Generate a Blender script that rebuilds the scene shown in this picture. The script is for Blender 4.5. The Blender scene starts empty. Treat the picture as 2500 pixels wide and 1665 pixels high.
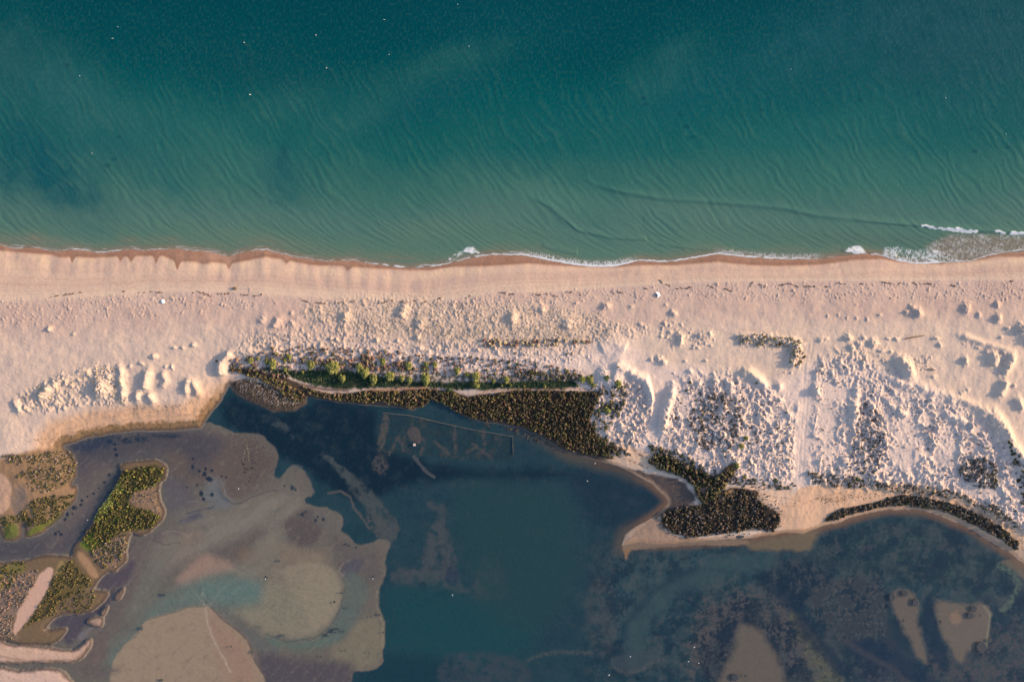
import bpy, math, random
import numpy as np
from mathutils import Vector
R = math.radians
sc = bpy.context.scene
COL = sc.collection
# ------------------------------------------------------------------ camera, light, exposure
# 1 "px" of the layout below = 0.1 m of ground; (1250, 832.5) lies under the drone
SUN_EL, SUN_AZ = 18.0, 11.0
cam_d = bpy.data.cameras.new('camera'); cam = bpy.data.objects.new('camera', cam_d); COL.objects.link(cam)
cam.location = (0, 0, 170); cam_d.sensor_width = 36; cam_d.lens = 36 * 170 / 250.0; cam_d.clip_end = 20000
sc.camera = cam
w = bpy.data.worlds.new('World'); sc.world = w; w.use_nodes = True
nt = w.node_tree; bg = nt.nodes['Background']
sky = nt.nodes.new('ShaderNodeTexSky'); sky.sky_type = 'NISHITA'; sky.sun_disc = False
sky.sun_elevation = R(SUN_EL); sky.sun_rotation = R(90 - SUN_AZ); sky.dust_density = 2.0
nt.links.new(sky.outputs[0], bg.inputs[0]); bg.inputs[1].default_value = 0.15
sd = bpy.data.lights.new('sun', 'SUN'); sun = bpy.data.objects.new('sun', sd); COL.objects.link(sun)
sd.energy = 3.3; sd.angle = R(0.6); sd.color = (1.0, 0.69, 0.38)
dv = Vector((math.cos(R(SUN_AZ)) * math.cos(R(SUN_EL)), math.sin(R(SUN_AZ)) * math.cos(R(SUN_EL)), math.sin(R(SUN_EL))))
sun.rotation_euler = dv.to_track_quat('Z', 'Y').to_euler()
vs = sc.view_settings
vs.view_transform = 'Standard'; vs.look = 'None'; vs.exposure = 1.4; vs.gamma = 1; vs.use_curve_mapping = False

# ------------------------------------------------------------------ helpers
K = np.array([1.86, 1.68, 1.50])
def lin(c):
    c = np.asarray(c, float) / 255.0
    return np.where(c <= .04045, c / 12.92, ((c + .055) / 1.055) ** 2.4)
def alb(*c): return lin(c) / K            # ground colour seen on a level lit surface -> base colour

_rs = np.random.RandomState(7)
_ang = _rs.rand(16, 256, 256) * 2 * np.pi
_GX, _GY = np.cos(_ang), np.sin(_ang)
def perlin(x, y, seed=0):
    gx, gy = _GX[seed % 16], _GY[seed % 16]
    x = x + seed * 37.13; y = y + seed * 91.7
    x0 = np.floor(x).astype(np.int64); y0 = np.floor(y).astype(np.int64)
    fx = x - x0; fy = y - y0
    u = fx * fx * fx * (fx * (fx * 6 - 15) + 10); v = fy * fy * fy * (fy * (fy * 6 - 15) + 10)
    def g(ix, iy, dx, dy):
        a = ix & 255; b = iy & 255
        return gx[a, b] * dx + gy[a, b] * dy
    n00 = g(x0, y0, fx, fy); n10 = g(x0 + 1, y0, fx - 1, fy)
    n01 = g(x0, y0 + 1, fx, fy - 1); n11 = g(x0 + 1, y0 + 1, fx - 1, fy - 1)
    return 1.5 * ((n00 * (1 - u) + n10 * u) * (1 - v) + (n01 * (1 - u) + n11 * u) * v)
def fbm(x, y, s, o=3, seed=0, rough=.5):
    r = 0; a = 1.; t = 0
    for i in range(o):
        r = r + a * perlin(x / s, y / s, seed + i); t += a; a *= rough; s = s / 2.03
    return r / t
def sm(a, b, t):
    t = np.clip((t - a) / (b - a), 0, 1); return t * t * (3 - 2 * t)
def sdf(poly, X, Y, reach=60):
    """signed distance in px, positive inside; beyond reach of the bounding box = -reach"""
    P = np.asarray(poly, float)
    out = np.full(X.shape, -float(reach))
    m = (X > P[:, 0].min() - reach) & (X < P[:, 0].max() + reach) & (Y > P[:, 1].min() - reach) & (Y < P[:, 1].max() + reach)
    x = X[m]; y = Y[m]
    if x.size == 0: return out
    d2 = np.full(x.shape, 1e18); ins = np.zeros(x.shape, bool)
    for (ax, ay), (bx, by) in zip(P, np.roll(P, -1, 0)):
        ex, ey = bx - ax, by - ay
        t = np.clip(((x - ax) * ex + (y - ay) * ey) / (ex * ex + ey * ey + 1e-9), 0, 1)
        d2 = np.minimum(d2, (x - ax - t * ex) ** 2 + (y - ay - t * ey) ** 2)
        if ay != by:
            ins ^= ((ay > y) != (by > y)) & (x < ex * (y - ay) / ey + ax)
    d = np.sqrt(d2); out[m] = np.where(ins, d, -d)
    return out
def chaikin(P, n=2):
    P = np.asarray(P, float)
    for _ in range(n):
        Q = np.roll(P, -1, 0); P = np.stack([P * .75 + Q * .25, P * .25 + Q * .75], 1).reshape(-1, 2)
    return P
def dline(pts, X, Y, reach=60):
    """distance to an open polyline and the 0..1 run along it"""
    P = np.asarray(pts, float)
    out = np.full(X.shape, float(reach)); run = np.zeros(X.shape)
    m = (X > P[:, 0].min() - reach) & (X < P[:, 0].max() + reach) & (Y > P[:, 1].min() - reach) & (Y < P[:, 1].max() + reach)
    x = X[m]; y = Y[m]
    if x.size == 0: return out, run
    L = np.r_[0, np.cumsum(np.hypot(*np.diff(P, axis=0).T))]
    d = np.full(x.shape, 1e9); rr = np.zeros(x.shape)
    for i in range(len(P) - 1):
        (ax, ay), (bx, by) = P[i], P[i + 1]; ex, ey = bx - ax, by - ay
        t = np.clip(((x - ax) * ex + (y - ay) * ey) / (ex * ex + ey * ey + 1e-9), 0, 1)
        q = np.hypot(x - ax - t * ex, y - ay - t * ey); c = q < d
        d = np.where(c, q, d); rr = np.where(c, (L[i] + t * (L[i + 1] - L[i])) / L[-1], rr)
    out[m] = d; run[m] = rr
    return out, run
def wx(px): return (np.asarray(px) - 1250.0) * .1
def wy(py): return (832.5 - np.asarray(py)) * .1
def axis(lo, hi, step, far_lo, far_hi):
    a = list(np.arange(lo, hi + step * .5, step)); s = step; v = lo; b = []
    while v > far_lo: s *= 1.3; v -= s; b.append(v)
    s = step; v = a[-1]; c = []
    while v < far_hi: s *= 1.3; v += s; c.append(v)
    return np.array(b[::-1] + a + c)

def tag(o, label=None, cat=None, group=None, kind=None):
    if label: o['label'] = label
    if cat: o['category'] = cat
    if group: o['group'] = group
    if kind: o['kind'] = kind
    return o
def mesh_np(name, V, F, col=None, mat=None, smooth=True, parent=None, link=True):
    """V (n,3), F (m,k) equal-size faces, col (n,3)"""
    me = bpy.data.meshes.new(name)
    V = np.asarray(V, np.float32); F = np.asarray(F, np.int32); m, k = F.shape
    me.vertices.add(len(V)); me.vertices.foreach_set('co', V.ravel())
    me.loops.add(m * k); me.loops.foreach_set('vertex_index', F.ravel())
    me.polygons.add(m); me.polygons.foreach_set('loop_start', np.arange(0, m * k, k, dtype=np.int32))
    try: me.polygons.foreach_set('loop_total', np.full(m, k, np.int32))
    except Exception: pass
    me.polygons.foreach_set('use_smooth', np.full(m, smooth, bool))
    me.update(calc_edges=True)
    if col is not None:
        a = me.color_attributes.new('tone', 'FLOAT_COLOR', 'POINT')
        c = np.ones((len(V), 4), np.float32); c[:, :3] = np.clip(col, 0, 1); a.data.foreach_set('color', c.ravel())
    if mat: me.materials.append(mat)
    if not link: return me
    o = bpy.data.objects.new(name, me); COL.objects.link(o)
    if parent: o.parent = parent
    return o
def grid_faces(nx, ny):
    i = np.arange(nx * ny).reshape(ny, nx)
    return np.stack([i[:-1, :-1], i[:-1, 1:], i[1:, 1:], i[1:, :-1]], -1).reshape(-1, 4)[:, ::-1]

# ------------------------------------------------------------------ materials
def material(name, tone=None, rough=.9, spec=.1, grain=(2.0, .12), bump=(1.5, .02), extra=None):
    m = bpy.data.materials.new(name); m.use_nodes = True; t = m.node_tree; N = t.nodes; L = t.links
    b = N['Principled BSDF']; b.inputs['Roughness'].default_value = rough; b.inputs['Specular IOR Level'].default_value = spec
    geo = N.new('ShaderNodeNewGeometry')
    if tone is None:
        a = N.new('ShaderNodeAttribute'); a.attribute_name = 'tone'; src = a.outputs['Color']
    else:
        a = N.new('ShaderNodeRGB'); a.outputs[0].default_value = (*tone, 1); src = a.outputs[0]
    n = N.new('ShaderNodeTexNoise'); n.inputs['Scale'].default_value = grain[0]; n.inputs['Detail'].default_value = 4
    n.inputs['Roughness'].default_value = .7
    L.new(geo.outputs['Position'], n.inputs['Vector'])
    mr = N.new('ShaderNodeMapRange'); mr.inputs[1].default_value = .25; mr.inputs[2].default_value = .75
    mr.inputs[3].default_value = 1 - grain[1]; mr.inputs[4].default_value = 1 + grain[1]
    L.new(n.outputs[0], mr.inputs[0])
    mx = N.new('ShaderNodeVectorMath'); mx.operation = 'SCALE'
    L.new(src, mx.inputs[0]); L.new(mr.outputs[0], mx.inputs['Scale']); L.new(mx.outputs[0], b.inputs['Base Color'])
    if bump:
        n2 = N.new('ShaderNodeTexNoise'); n2.inputs['Scale'].default_value = bump[0]; n2.inputs['Detail'].default_value = 5
        L.new(geo.outputs['Position'], n2.inputs['Vector'])
        bp = N.new('ShaderNodeBump'); bp.inputs['Distance'].default_value = bump[1]; bp.inputs['Strength'].default_value = 1
        L.new(n2.outputs[0], bp.inputs['Height']); L.new(bp.outputs[0], b.inputs['Normal'])
    if extra: extra(m, N, L, b)
    return m
M_ground = material('ground_sand_and_mud', None, .95, .05, (1.7, .10), (1.3, .07))
M_sea = material('sea_water', None, .22, .04, (.9, .05), (1.6, .05))
M_leaf = material('foliage', None, .9, .1, (3.0, .35), None)
M_wood = material('driftwood', (.12, .085, .06), .9, .1, (4, .3), (6, .02))
M_bark = material('bark', (.10, .075, .05), .9, .1, (4, .3), (6, .02))
M_white = material('white_fabric', (.80, .80, .80), .7, .2, (3, .05), (3, .02))
M_inner = material('painted_shade_lining', (.06, .09, .14), .8, .1, (3, .05), None)  # shade inside the canopy is put into this dark blue lining colour
M_feather = material('white_feathers', (.82, .82, .80), .7, .1, (20, .05), None)
M_grey = material('grey_feathers', (.45, .47, .50), .7, .1, (20, .05), None)
M_beak = material('yellow_beak', (.6, .35, .05), .5, .3, (20, .05), None)
M_weed = material('seaweed', None, .8, .2, (5, .35), (5, .05))
M_stone = material('dark_stone', (.035, .035, .04), .8, .3, (4, .4), (4, .06))
M_raft = material('faded_planks', (.42, .33, .32), .8, .1, (4, .15), (6, .02))
M_stake = material('weathered_stakes', (.20, .19, .17), .9, .1, (6, .2), None)
M_net = material('netting', (.12, .12, .11), .9, .1, (9, .4), (9, .02))
def water_mat():
    m = bpy.data.materials.new('clear_lagoon_water'); m.use_nodes = True; t = m.node_tree; N = t.nodes; L = t.links
    N.remove(N['Principled BSDF']); out = N['Material Output']
    tr = N.new('ShaderNodeBsdfTransparent'); tr.inputs[0].default_value = (.90, .97, 1.0, 1)
    gl = N.new('ShaderNodeBsdfGlossy'); gl.inputs[0].default_value = (1, 1, 1, 1); gl.inputs['Roughness'].default_value = .12
    g = N.new('ShaderNodeNewGeometry')                # Schlick's curve with |N.I|: the same from both sides of the sheet
    def mth(op, a, b=None, v=0.):
        q = N.new('ShaderNodeMath'); q.operation = op; q.inputs[1].default_value = v; L.new(a, q.inputs[0])
        if b is not None: L.new(b, q.inputs[1])
        return q.outputs[0]
    dp = N.new('ShaderNodeVectorMath'); dp.operation = 'DOT_PRODUCT'; L.new(g.outputs['Normal'], dp.inputs[0]); L.new(g.outputs['Incoming'], dp.inputs[1])
    ab = mth('ABSOLUTE', dp.outputs['Value']); q = N.new('ShaderNodeMath'); q.operation = 'SUBTRACT'; q.inputs[0].default_value = 1; L.new(ab, q.inputs[1])
    fr = mth('ADD', mth('MULTIPLY', mth('POWER', q.outputs[0], v=5), v=.98), v=.02)
    mx = N.new('ShaderNodeMixShader'); L.new(fr, mx.inputs[0]); L.new(tr.outputs[0], mx.inputs[1]); L.new(gl.outputs[0], mx.inputs[2])
    n = N.new('ShaderNodeTexNoise'); n.inputs['Scale'].default_value = 2.2; n.inputs['Detail'].default_value = 3
    L.new(g.outputs['Position'], n.inputs['Vector'])
    bp = N.new('ShaderNodeBump'); bp.inputs['Distance'].default_value = .012; L.new(n.outputs[0], bp.inputs['Height'])
    L.new(bp.outputs[0], gl.inputs['Normal'])
    L.new(mx.outputs[0], out.inputs[0])
    return m
M_water = water_mat()
# ------------------------------------------------------------------ shorelines
SEA_X = [0,40,85,130,175,230,290,330,400,440,500,560,590,650,720,800,860,900,950,1000,1050,1090,1150,1200,1280,1340,1400,1450,1500,1560,1620,1660,1750,1830,1920,2000,2060,2110,2150,2200,2240,2300,2370,2430,2500]
SEA_Y = [598,606,607,612,611,614,615,608,612,606,616,624,617,609,628,638,635,643,650,654,652,645,630,622,623,635,646,651,650,636,640,636,620,628,633,632,625,618,622,638,643,642,637,620,614]
DRY_X = [0,60,130,175,230,290,400,430,520,560,650,700,760,830,900,1000,1050,1100,1200,1290,1350,1420,1500,1560,1650,1750,1830,1900,2000,2080,2150,2200,2300,2400,2430,2500]
DRY_Y = [612,618,622,627,630,627,625,639,640,645,628,635,648,650,655,660,660,652,650,644,648,652,653,648,648,640,648,650,647,636,633,641,645,634,628,627]
BERM_X = [0,200,400,560,700,900,1050,1200,1350,1500,1700,2000,2500]
BERM_Y = [735,728,712,712,722,732,738,715,712,700,688,685,683]
def sea_y(x): return np.interp(x, SEA_X, SEA_Y) + 2.5 * np.sin(x / 17.0) * np.exp(-((x - 300) / 420.) ** 2)
CUSPS = [(178,14,4),(296,12,5),(322,13,6),(383,18,5),(436,20,5),(560,12,5),(700,8,7),(850,9,8),(150,5,20),(500,6,14)]
def dry_y(x):
    y = np.interp(x, DRY_X, DRY_Y)
    for c, a, s in CUSPS: y = y + a * np.exp(-((x - c) / s) ** 2)
    return y
FAR = 40000
LAND = [(-FAR,-9000),(FAR,-9000),(FAR,1500),(2620,1440),(2560,1400),(2500,1371),(2474,1353),(2431,1327),(2387,1297),(2313,1262),(2256,1244),(2177,1240),(2125,1248),(2081,1262),(2007,1283),(1963,1297),(1900,1300),(1832,1312),(1774,1314),(1738,1318),(1661,1322),(1616,1326),(1560,1322),(1520,1330),(1530,1306),(1560,1285),(1600,1262),(1625,1240),(1634,1226),(1625,1207),(1594,1180),(1545,1152),(1500,1132),(1429,1113),(1388,1103),(1356,1084),(1315,1061),(1264,1042),(1226,1033),(1182,1032),(1147,1022),(1100,994),(1058,968),(1034,990),(1005,998),(950,990),(864,984),(805,976),(747,967),(748,985),(720,1001),(670,1003),(640,990),(610,978),(575,958),(560,935),(540,975),(520,1000),(500,1028),(490,1046),(420,1050),(330,1052),(240,1062),(160,1085),(154,1090),(166,1101),(182,1113),(186,1133),(184,1166),(174,1183),(189,1184),(191,1196),(186,1221),(166,1239),(146,1261),(129,1281),(103,1304),(71,1312),(61,1309),(60,1283),(53,1283),(53,1309),(38,1319),(10,1319),(0,1290),(-80,1280),(-FAR,1290)]
ISLE = [(286,1135),(314,1127),(343,1124),(373,1122),(396,1129),(408,1141),(406,1169),(392,1178),(388,1198),(394,1227),(403,1251),(398,1269),(373,1294),(343,1312),(318,1296),(310,1345),(310,1367),(290,1386),(280,1398),(261,1396),(241,1414),(235,1423),(225,1440),(263,1443),(263,1459),(239,1483),(215,1499),(159,1499),(132,1510),(108,1538),(159,1530),(167,1538),(140,1566),(120,1574),(60,1574),(0,1562),(-60,1560),(-60,1371),(0,1371),(64,1367),(100,1355),(155,1355),(175,1359),(179,1339),(188,1325),(200,1312),(212,1300),(231,1263),(251,1231),(282,1194),(292,1171),(296,1145)]
BARS = [[(283,1447),(307,1429),(295,1467),(275,1467)],[(243,1495),(267,1473),(259,1499),(250,1505)],[(209,1518),(227,1505),(255,1503),(251,1532),(235,1530)]]
SPIT = [(-80,1550),(0,1558),(24,1574),(80,1574),(159,1586),(187,1586),(219,1554),(225,1570),(203,1610),(175,1618),(120,1618),(60,1620),(0,1618),(-80,1610)]
SPIT2 = [(-80,1612),(0,1628),(50,1638),(90,1632),(150,1632),(165,1650),(180,1672),(200,1720),(150,1800),(-80,1800)]

# ------------------------------------------------------------------ terrain grid
STEP = 1.7
AX = axis(-70, 2570, STEP, -32000, 34000)
AY = np.r_[axis(-70, 560, 12, -33000, 500)[:-1], axis(566, 1735, STEP, 560, 34000)]
AY = AY[np.r_[True, np.diff(AY) > .5]]
ix0 = int(np.argmin(abs(AX + 70))); iy0 = int(np.argmin(abs(AY - 566)))
X, Y = np.meshgrid(AX, AY)
W1 = fbm(X, Y, 45, 4, 1); W2 = fbm(X, Y, 14, 3, 5); W3 = fbm(X, Y, 150, 3, 9); W4 = perlin(X / 4.2, Y / 4.2, 3); WB = fbm(X, Y, 11, 3, 14)
ds = Y - (sea_y(X) + 2.5 * W2)
dl = sdf(LAND, X, Y, 400) + 5 * W1 + 2 * W2
di = np.maximum(sdf(chaikin(ISLE, 1), X, Y), sdf(chaikin(SPIT), X, Y))
for b in BARS: di = np.maximum(di, sdf(chaikin(b), X, Y))
di = np.maximum(di, sdf(chaikin(SPIT2), X, Y)) + 2.5 * W2 + 4 * W1
top_s = np.where(ds > 0, 1.9 * (1 - np.exp(-ds / 130)), np.maximum(ds * .006, -6))
top_l = np.where(dl > 0, 1.7 * (1 - np.exp(-dl / 75)), np.maximum(dl * .004, -.35))
H = np.minimum(top_s, top_l + 0)
H = np.where(di > -1, np.maximum(H, .15 * sm(-1, 18, di + 2 * W1) + .015), H)
H = H + .05 * W3 * sm(0, 60, np.minimum(ds, dl))
landm = sm(40, 110, ds) * sm(5, 45, dl)

# ------------------------------------------------------------------ dunes: ridges and mounds (px), heights in metres
RIDGES = [  # points, half width, height
 ([(2223,933),(2249,950),(2293,965),(2323,971),(2367,988),(2411,1020)],11,.9),
 ([(2395,1000),(2409,1006),(2431,1037),(2452,1080),(2483,1124),(2500,1163),(2530,1230)],16,2.0),
 ([(2332,818),(2380,835),(2430,850),(2458,859)],9,.8), ([(2458,862),(2452,885),(2434,912)],11,1.3),
 ([(2405,862),(2415,880),(2408,893)],11,1.5), ([(2440,927),(2436,945),(2425,965)],10,1.5),
 ([(2470,970),(2481,1000)],9,1.1), ([(2182,873),(2200,893),(2212,922)],14,2.3), ([(2138,905),(2170,925),(2215,945)],9,.8),
 ([(2081,945),(2080,970)],9,1.2),([(2077,985),(2074,1030)],11,1.5),
 ([(1793,818),(1840,824),(1890,828),(1940,834)],8,.9),([(1940,835),(1935,860),(1924,893)],10,1.3),
 ([(1658,818),(1656,842)],7,1.1),([(1700,820),(1733,818)],7,.8),
 ([(1800,905),(1823,908),(1845,925),(1862,948)],11,1.6),([(1775,930),(1776,960)],9,1.2),
 ([(1640,942),(1632,965),(1622,1000),(1612,1050)],10,1.7),([(1528,900),(1545,915),(1572,925),(1586,960),(1588,985)],10,1.6),
 ([(152,930),(135,945),(108,970)],9,1.4),([(47,973),(52,990),(60,1003)],7,.9),([(150,930),(190,915),(225,905)],8,.6),
 ([(304,893),(306,930),(311,975)],8,1.2),([(372,903),(366,925),(360,950)],11,1.6),([(345,955),(343,978)],9,1.4),([(372,960),(382,985)],10,1.3),
 ([(465,925),(460,962)],8,1.4),([(478,928),(484,950),(492,965)],10,1.3),([(405,905),(412,930),(400,945)],8,.8),
 ([(570,858),(548,885),(543,920)],12,2.0),([(570,860),(640,862),(700,868)],10,.7),
 ([(994,745),(976,775)],11,1.1),([(850,762),(842,785)],11,1.0),([(1252,764),(1250,792)],11,1.1),([(1325,752),(1322,762)],8,.7),([(1385,780),(1383,805)],11,.8),
 ([(1033,784),(1020,800)],11,.8),([(686,778),(672,798)],9,.8),([(650,773),(640,787)],9,.6),
 ([(1499,880),(1512,905),(1500,930),(1475,940)],16,1.4),([(1460,850),(1490,835),(1530,850)],22,.8),
 ([(1962,1118),(1960,1135)],8,1.1),([(2228,1092),(2230,1115)],9,1.1),([(2120,985),(2118,1010)],9,.8),([(1983,945),(1980,965)],12,1.5),
 ([(1760,985),(1757,1010)],8,1.0),([(1893,935),(1895,948)],9,1.2),([(1946,985),(1946,1005)],9,1.4),
 ([(2330,960),(2345,955)],6,.6),([(2300,1010),(2320,1020),(2350,1030)],9,1.2),([(2180,1000),(2200,1015)],9,1.0),([(2050,1110),(2060,1135)],9,.9)]
MOUNDS = [ # x, y, rx, ry, h
 (257,946,24,30,1.7),(131,804,9,8,.9),(189,816,5,4,.4),(384,871,9,8,.7),(432,848,8,5,.5),(453,848,6,4,.45),(480,843,8,6,.6),(354,887,7,5,.5),(297,891,8,4,.4),
 (428,896,4,8,.6),(326,895,6,6,.4),(412,895,5,4,.4),(814,826,5,5,.8),(923,829,5,5,.8),(973,832,5,5,.8),(1022,823,6,6,1.0),(825,828,4,5,.7),(718,790,9,7,.5),(716,764,5,6,.35),
 (1478,748,13,10,.8),(1640,765,9,8,.7),(1622,745,6,5,.35),(1538,748,8,6,.35),(1748,694,4,4,.25),(2425,778,10,12,1.1),(2426,744,7,9,.8),(2350,752,15,15,.9),(2381,770,7,8,.5),
 (2232,765,13,14,1.3),(2220,750,8,7,.7),(2205,763,7,6,.7),(2482,805,17,16,1.5),(2516,825,20,26,2.0),(2449,803,6,5,.6),(2433,824,5,4,.5),(2062,825,10,9,1.1),(2123,838,14,12,1.0),
 (2100,826,8,6,.6),(2070,848,9,10,.9),(2090,842,10,10,.7),(2142,856,8,5,.5),(2165,858,5,4,.5),(2015,772,3,4,.35),(2041,770,4,7,.25),(2061,777,3,4,.3),(2086,778,4,6,.3),(2110,780,4,5,.35),
 (2141,770,5,3,.4),(2085,745,4,3,.2),(2180,828,7,4,.6),(2160,827,7,3,.4),(2275,826,9,5,.6),(2285,842,7,6,.6),(2268,901,5,3,.4),(2267,918,10,6,.5),(2345,880,9,12,1.0),(2352,950,6,6,.35),(2462,941,7,5,.6),
 (1587,877,6,5,.7),(1603,876,6,6,.9),(1616,884,7,8,1.0),(1610,872,5,4,.6),(1688,850,5,3,.5),(1700,848,7,5,.6),(1731,844,4,3,.4),(1718,880,5,3,.5),(1669,882,5,3,.4),(1680,905,6,7,.6),(1640,910,4,3,.4),
 (1637,932,6,4,.4),(1737,912,6,4,.5),(1654,918,3,2,.4),(1909,908,3,2,.35),(1925,909,3,3,.4),(1958,840,7,5,.8),(1990,830,12,6,.8),(2008,827,9,5,.5),(1600,958,8,5,.9),(1588,979,7,6,1.),
 (1980,1062,7,5,.6),(1992,1125,9,8,.8),(2240,1000,9,6,.6),(2275,1040,8,8,.9),(2250,1060,8,7,.8),(2360,1040,9,6,.9),(2390,1060,9,6,.9),(2310,980,9,5,.7),(2260,975,8,5,.6),(2340,1150,9,9,.8),(2370,1170,10,9,.9),
 (1470,910,20,26,.8),(1740,930,10,10,.7),(1700,935,8,8,.8),(1760,1060,9,9,.8),(1850,1010,9,8,.8),(1880,1050,9,8,.8),(1700,1090,12,9,.7)]
for pts, wd, h in RIDGES:
    d, r = dline(pts, X + 3 * W2, Y + 3 * W1, wd * 2.6)
    g = np.exp(-(d / wd) ** 2 * 1.1) * (.35 + .65 * sm(0, .12, r) * (1 - sm(.88, 1, r))) * (1 + .35 * W2)
    H += np.where(d < wd * 2.5, h * .68 * g, 0)
def splat(cx, cy, rx, ry, h, ang=0., p=1.):
    """one mound added to the even part of the grid"""
    r = max(rx, ry) * 2.2
    i0 = max(ix0, int(ix0 + (cx - r + 70) / STEP)); i1 = int(ix0 + (cx + r + 70) / STEP) + 1
    j0 = max(iy0, int(iy0 + (cy - r - 566) / STEP)); j1 = int(iy0 + (cy + r - 566) / STEP) + 1
    x = X[j0:j1, i0:i1]; y = Y[j0:j1, i0:i1]
    if x.size == 0: return
    x = x + min(r * .30, 5) * W2[j0:j1, i0:i1] + min(r * .12, 1.6) * W4[j0:j1, i0:i1]; y = y + min(r * .35, 6) * WB[j0:j1, i0:i1]
    c, s = math.cos(ang), math.sin(ang)
    u = ((x - cx) * c + (y - cy) * s) / rx; v = (-(x - cx) * s + (y - cy) * c) / ry
    q = np.exp(-(u * u + v * v) * p)
    H[j0:j1, i0:i1] += h * q * (1 + .3 * W4[j0:j1, i0:i1])
for cx, cy, rx, ry, h in MOUNDS: splat(cx, cy, rx * .8, ry * .8, h * .8)

# hummocky ground: zone polygon, count, radius range, height range, stretch
rng = np.random.RandomState(11)
def in_poly(P, x, y):
    P = np.asarray(P, float); ins = np.zeros(x.shape, bool)
    for (ax, ay), (bx, by) in zip(P, np.roll(P, -1, 0)):
        if ay != by: ins ^= ((ay > y) != (by > y)) & (x < (bx - ax) * (y - ay) / (by - ay) + ax)
    return ins
def scatter(P, n, clump=0, seed=0, sc_=40.):
    """n random points in polygon P; clump > 0 keeps them together in patches"""
    P = np.asarray(P, float); rs = np.random.RandomState(seed + 100); out = []
    got = 0
    while got < n:
        x = rs.uniform(P[:, 0].min(), P[:, 0].max(), 4 * n); y = rs.uniform(P[:, 1].min(), P[:, 1].max(), 4 * n)
        k = in_poly(P, x, y)
        if clump: k &= fbm(x, y, sc_, 2, seed % 13) > rs.uniform(-.5, clump, x.shape) - .0
        out.append(np.stack([x[k], y[k]], 1)); got += int(k.sum())
    return np.concatenate(out)[:n]
Z_MID = [(760,745),(900,730),(1050,735),(1200,742),(1330,738),(1450,770),(1520,800),(1480,830),(1300,832),(1150,828),(1000,822),(900,815),(820,800),(740,770)]
Z_MIDW = [(600,815),(740,790),(830,800),(930,830),(1150,835),(1420,840),(1440,880),(1300,885),(1100,880),(900,870),(740,858),(640,860),(590,850)]
Z_BANK = [(560,880),(640,858),(760,850),(900,850),(1100,872),(1300,880),(1420,905),(1420,930),(1250,930),(1100,915),(900,900),(760,905),(690,925),(640,905),(570,895)]
Z_R1 = [(1640,960),(1680,925),(1780,925),(1860,950),(1900,975),(1935,1030),(1930,1100),(1935,1160),(1880,1165),(1800,1150),(1740,1155),(1700,1130),(1640,1100),(1600,1080),(1610,1010)]
Z_R1D = [(1690,960),(1760,950),(1800,990),(1810,1050),(1770,1100),(1700,1090),(1680,1030)]
Z_R2 = [(1970,900),(2060,870),(2150,880),(2210,940),(2300,985),(2400,1030),(2440,1090),(2470,1160),(2500,1230),(2510,1300),(2440,1270),(2340,1215),(2200,1190),(2080,1175),(1975,1165),(1990,1080),(1980,1000)]
Z_R2B = [(2000,880),(2060,868),(2130,880),(2170,930),(2140,960),(2060,940),(1990,925)]
Z_R3 = [(2080,990),(2110,980),(2150,1020),(2160,1090),(2130,1160),(2060,1150),(2075,1080)]
Z_R4 = [(2330,1120),(2400,1110),(2425,1150),(2420,1190),(2370,1185),(2330,1155)]
Z_RM = [(1790,820),(1860,815),(1945,828),(1960,870),(1945,895),(1915,890),(1925,850),(1850,845),(1795,838)]
Z_RM2 = [(1610,790),(1650,770),(1670,800),(1740,815),(1740,835),(1700,850),(1665,835),(1640,850),(1610,820)]
Z_RM3 = [(1500,790),(1590,785),(1600,815),(1540,825),(1500,810)]
Z_L = [(60,1000),(60,965),(110,940),(160,920),(230,900),(300,895),(320,980),(290,985),(200,985),(120,1005)]
Z_C = [(1440,950),(1500,930),(1560,930),(1580,980),(1585,1040),(1570,1080),(1520,1100),(1470,1060),(1445,1010)]
Z_BACK = [(1960,1150),(2080,1160),(2180,1180),(2300,1190),(2420,1230),(2490,1290),(2440,1270),(2340,1215),(2200,1200),(2100,1188),(1980,1180)]
Z_T = [(0,735),(200,728),(400,718),(560,722),(700,738),(560,760),(300,780),(0,800)]
Z_T2 = [(1050,745),(1200,722),(1500,705),(1700,692),(2100,690),(2500,690),(2500,735),(2200,730),(1950,735),(1700,730),(1500,740)]
Z_R5 = [(2205,870),(2270,865),(2250,905),(2210,915)]
Z_ARC = [(2340,840),(2460,865),(2450,905),(2420,915),(2440,880),(2400,860)]
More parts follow.
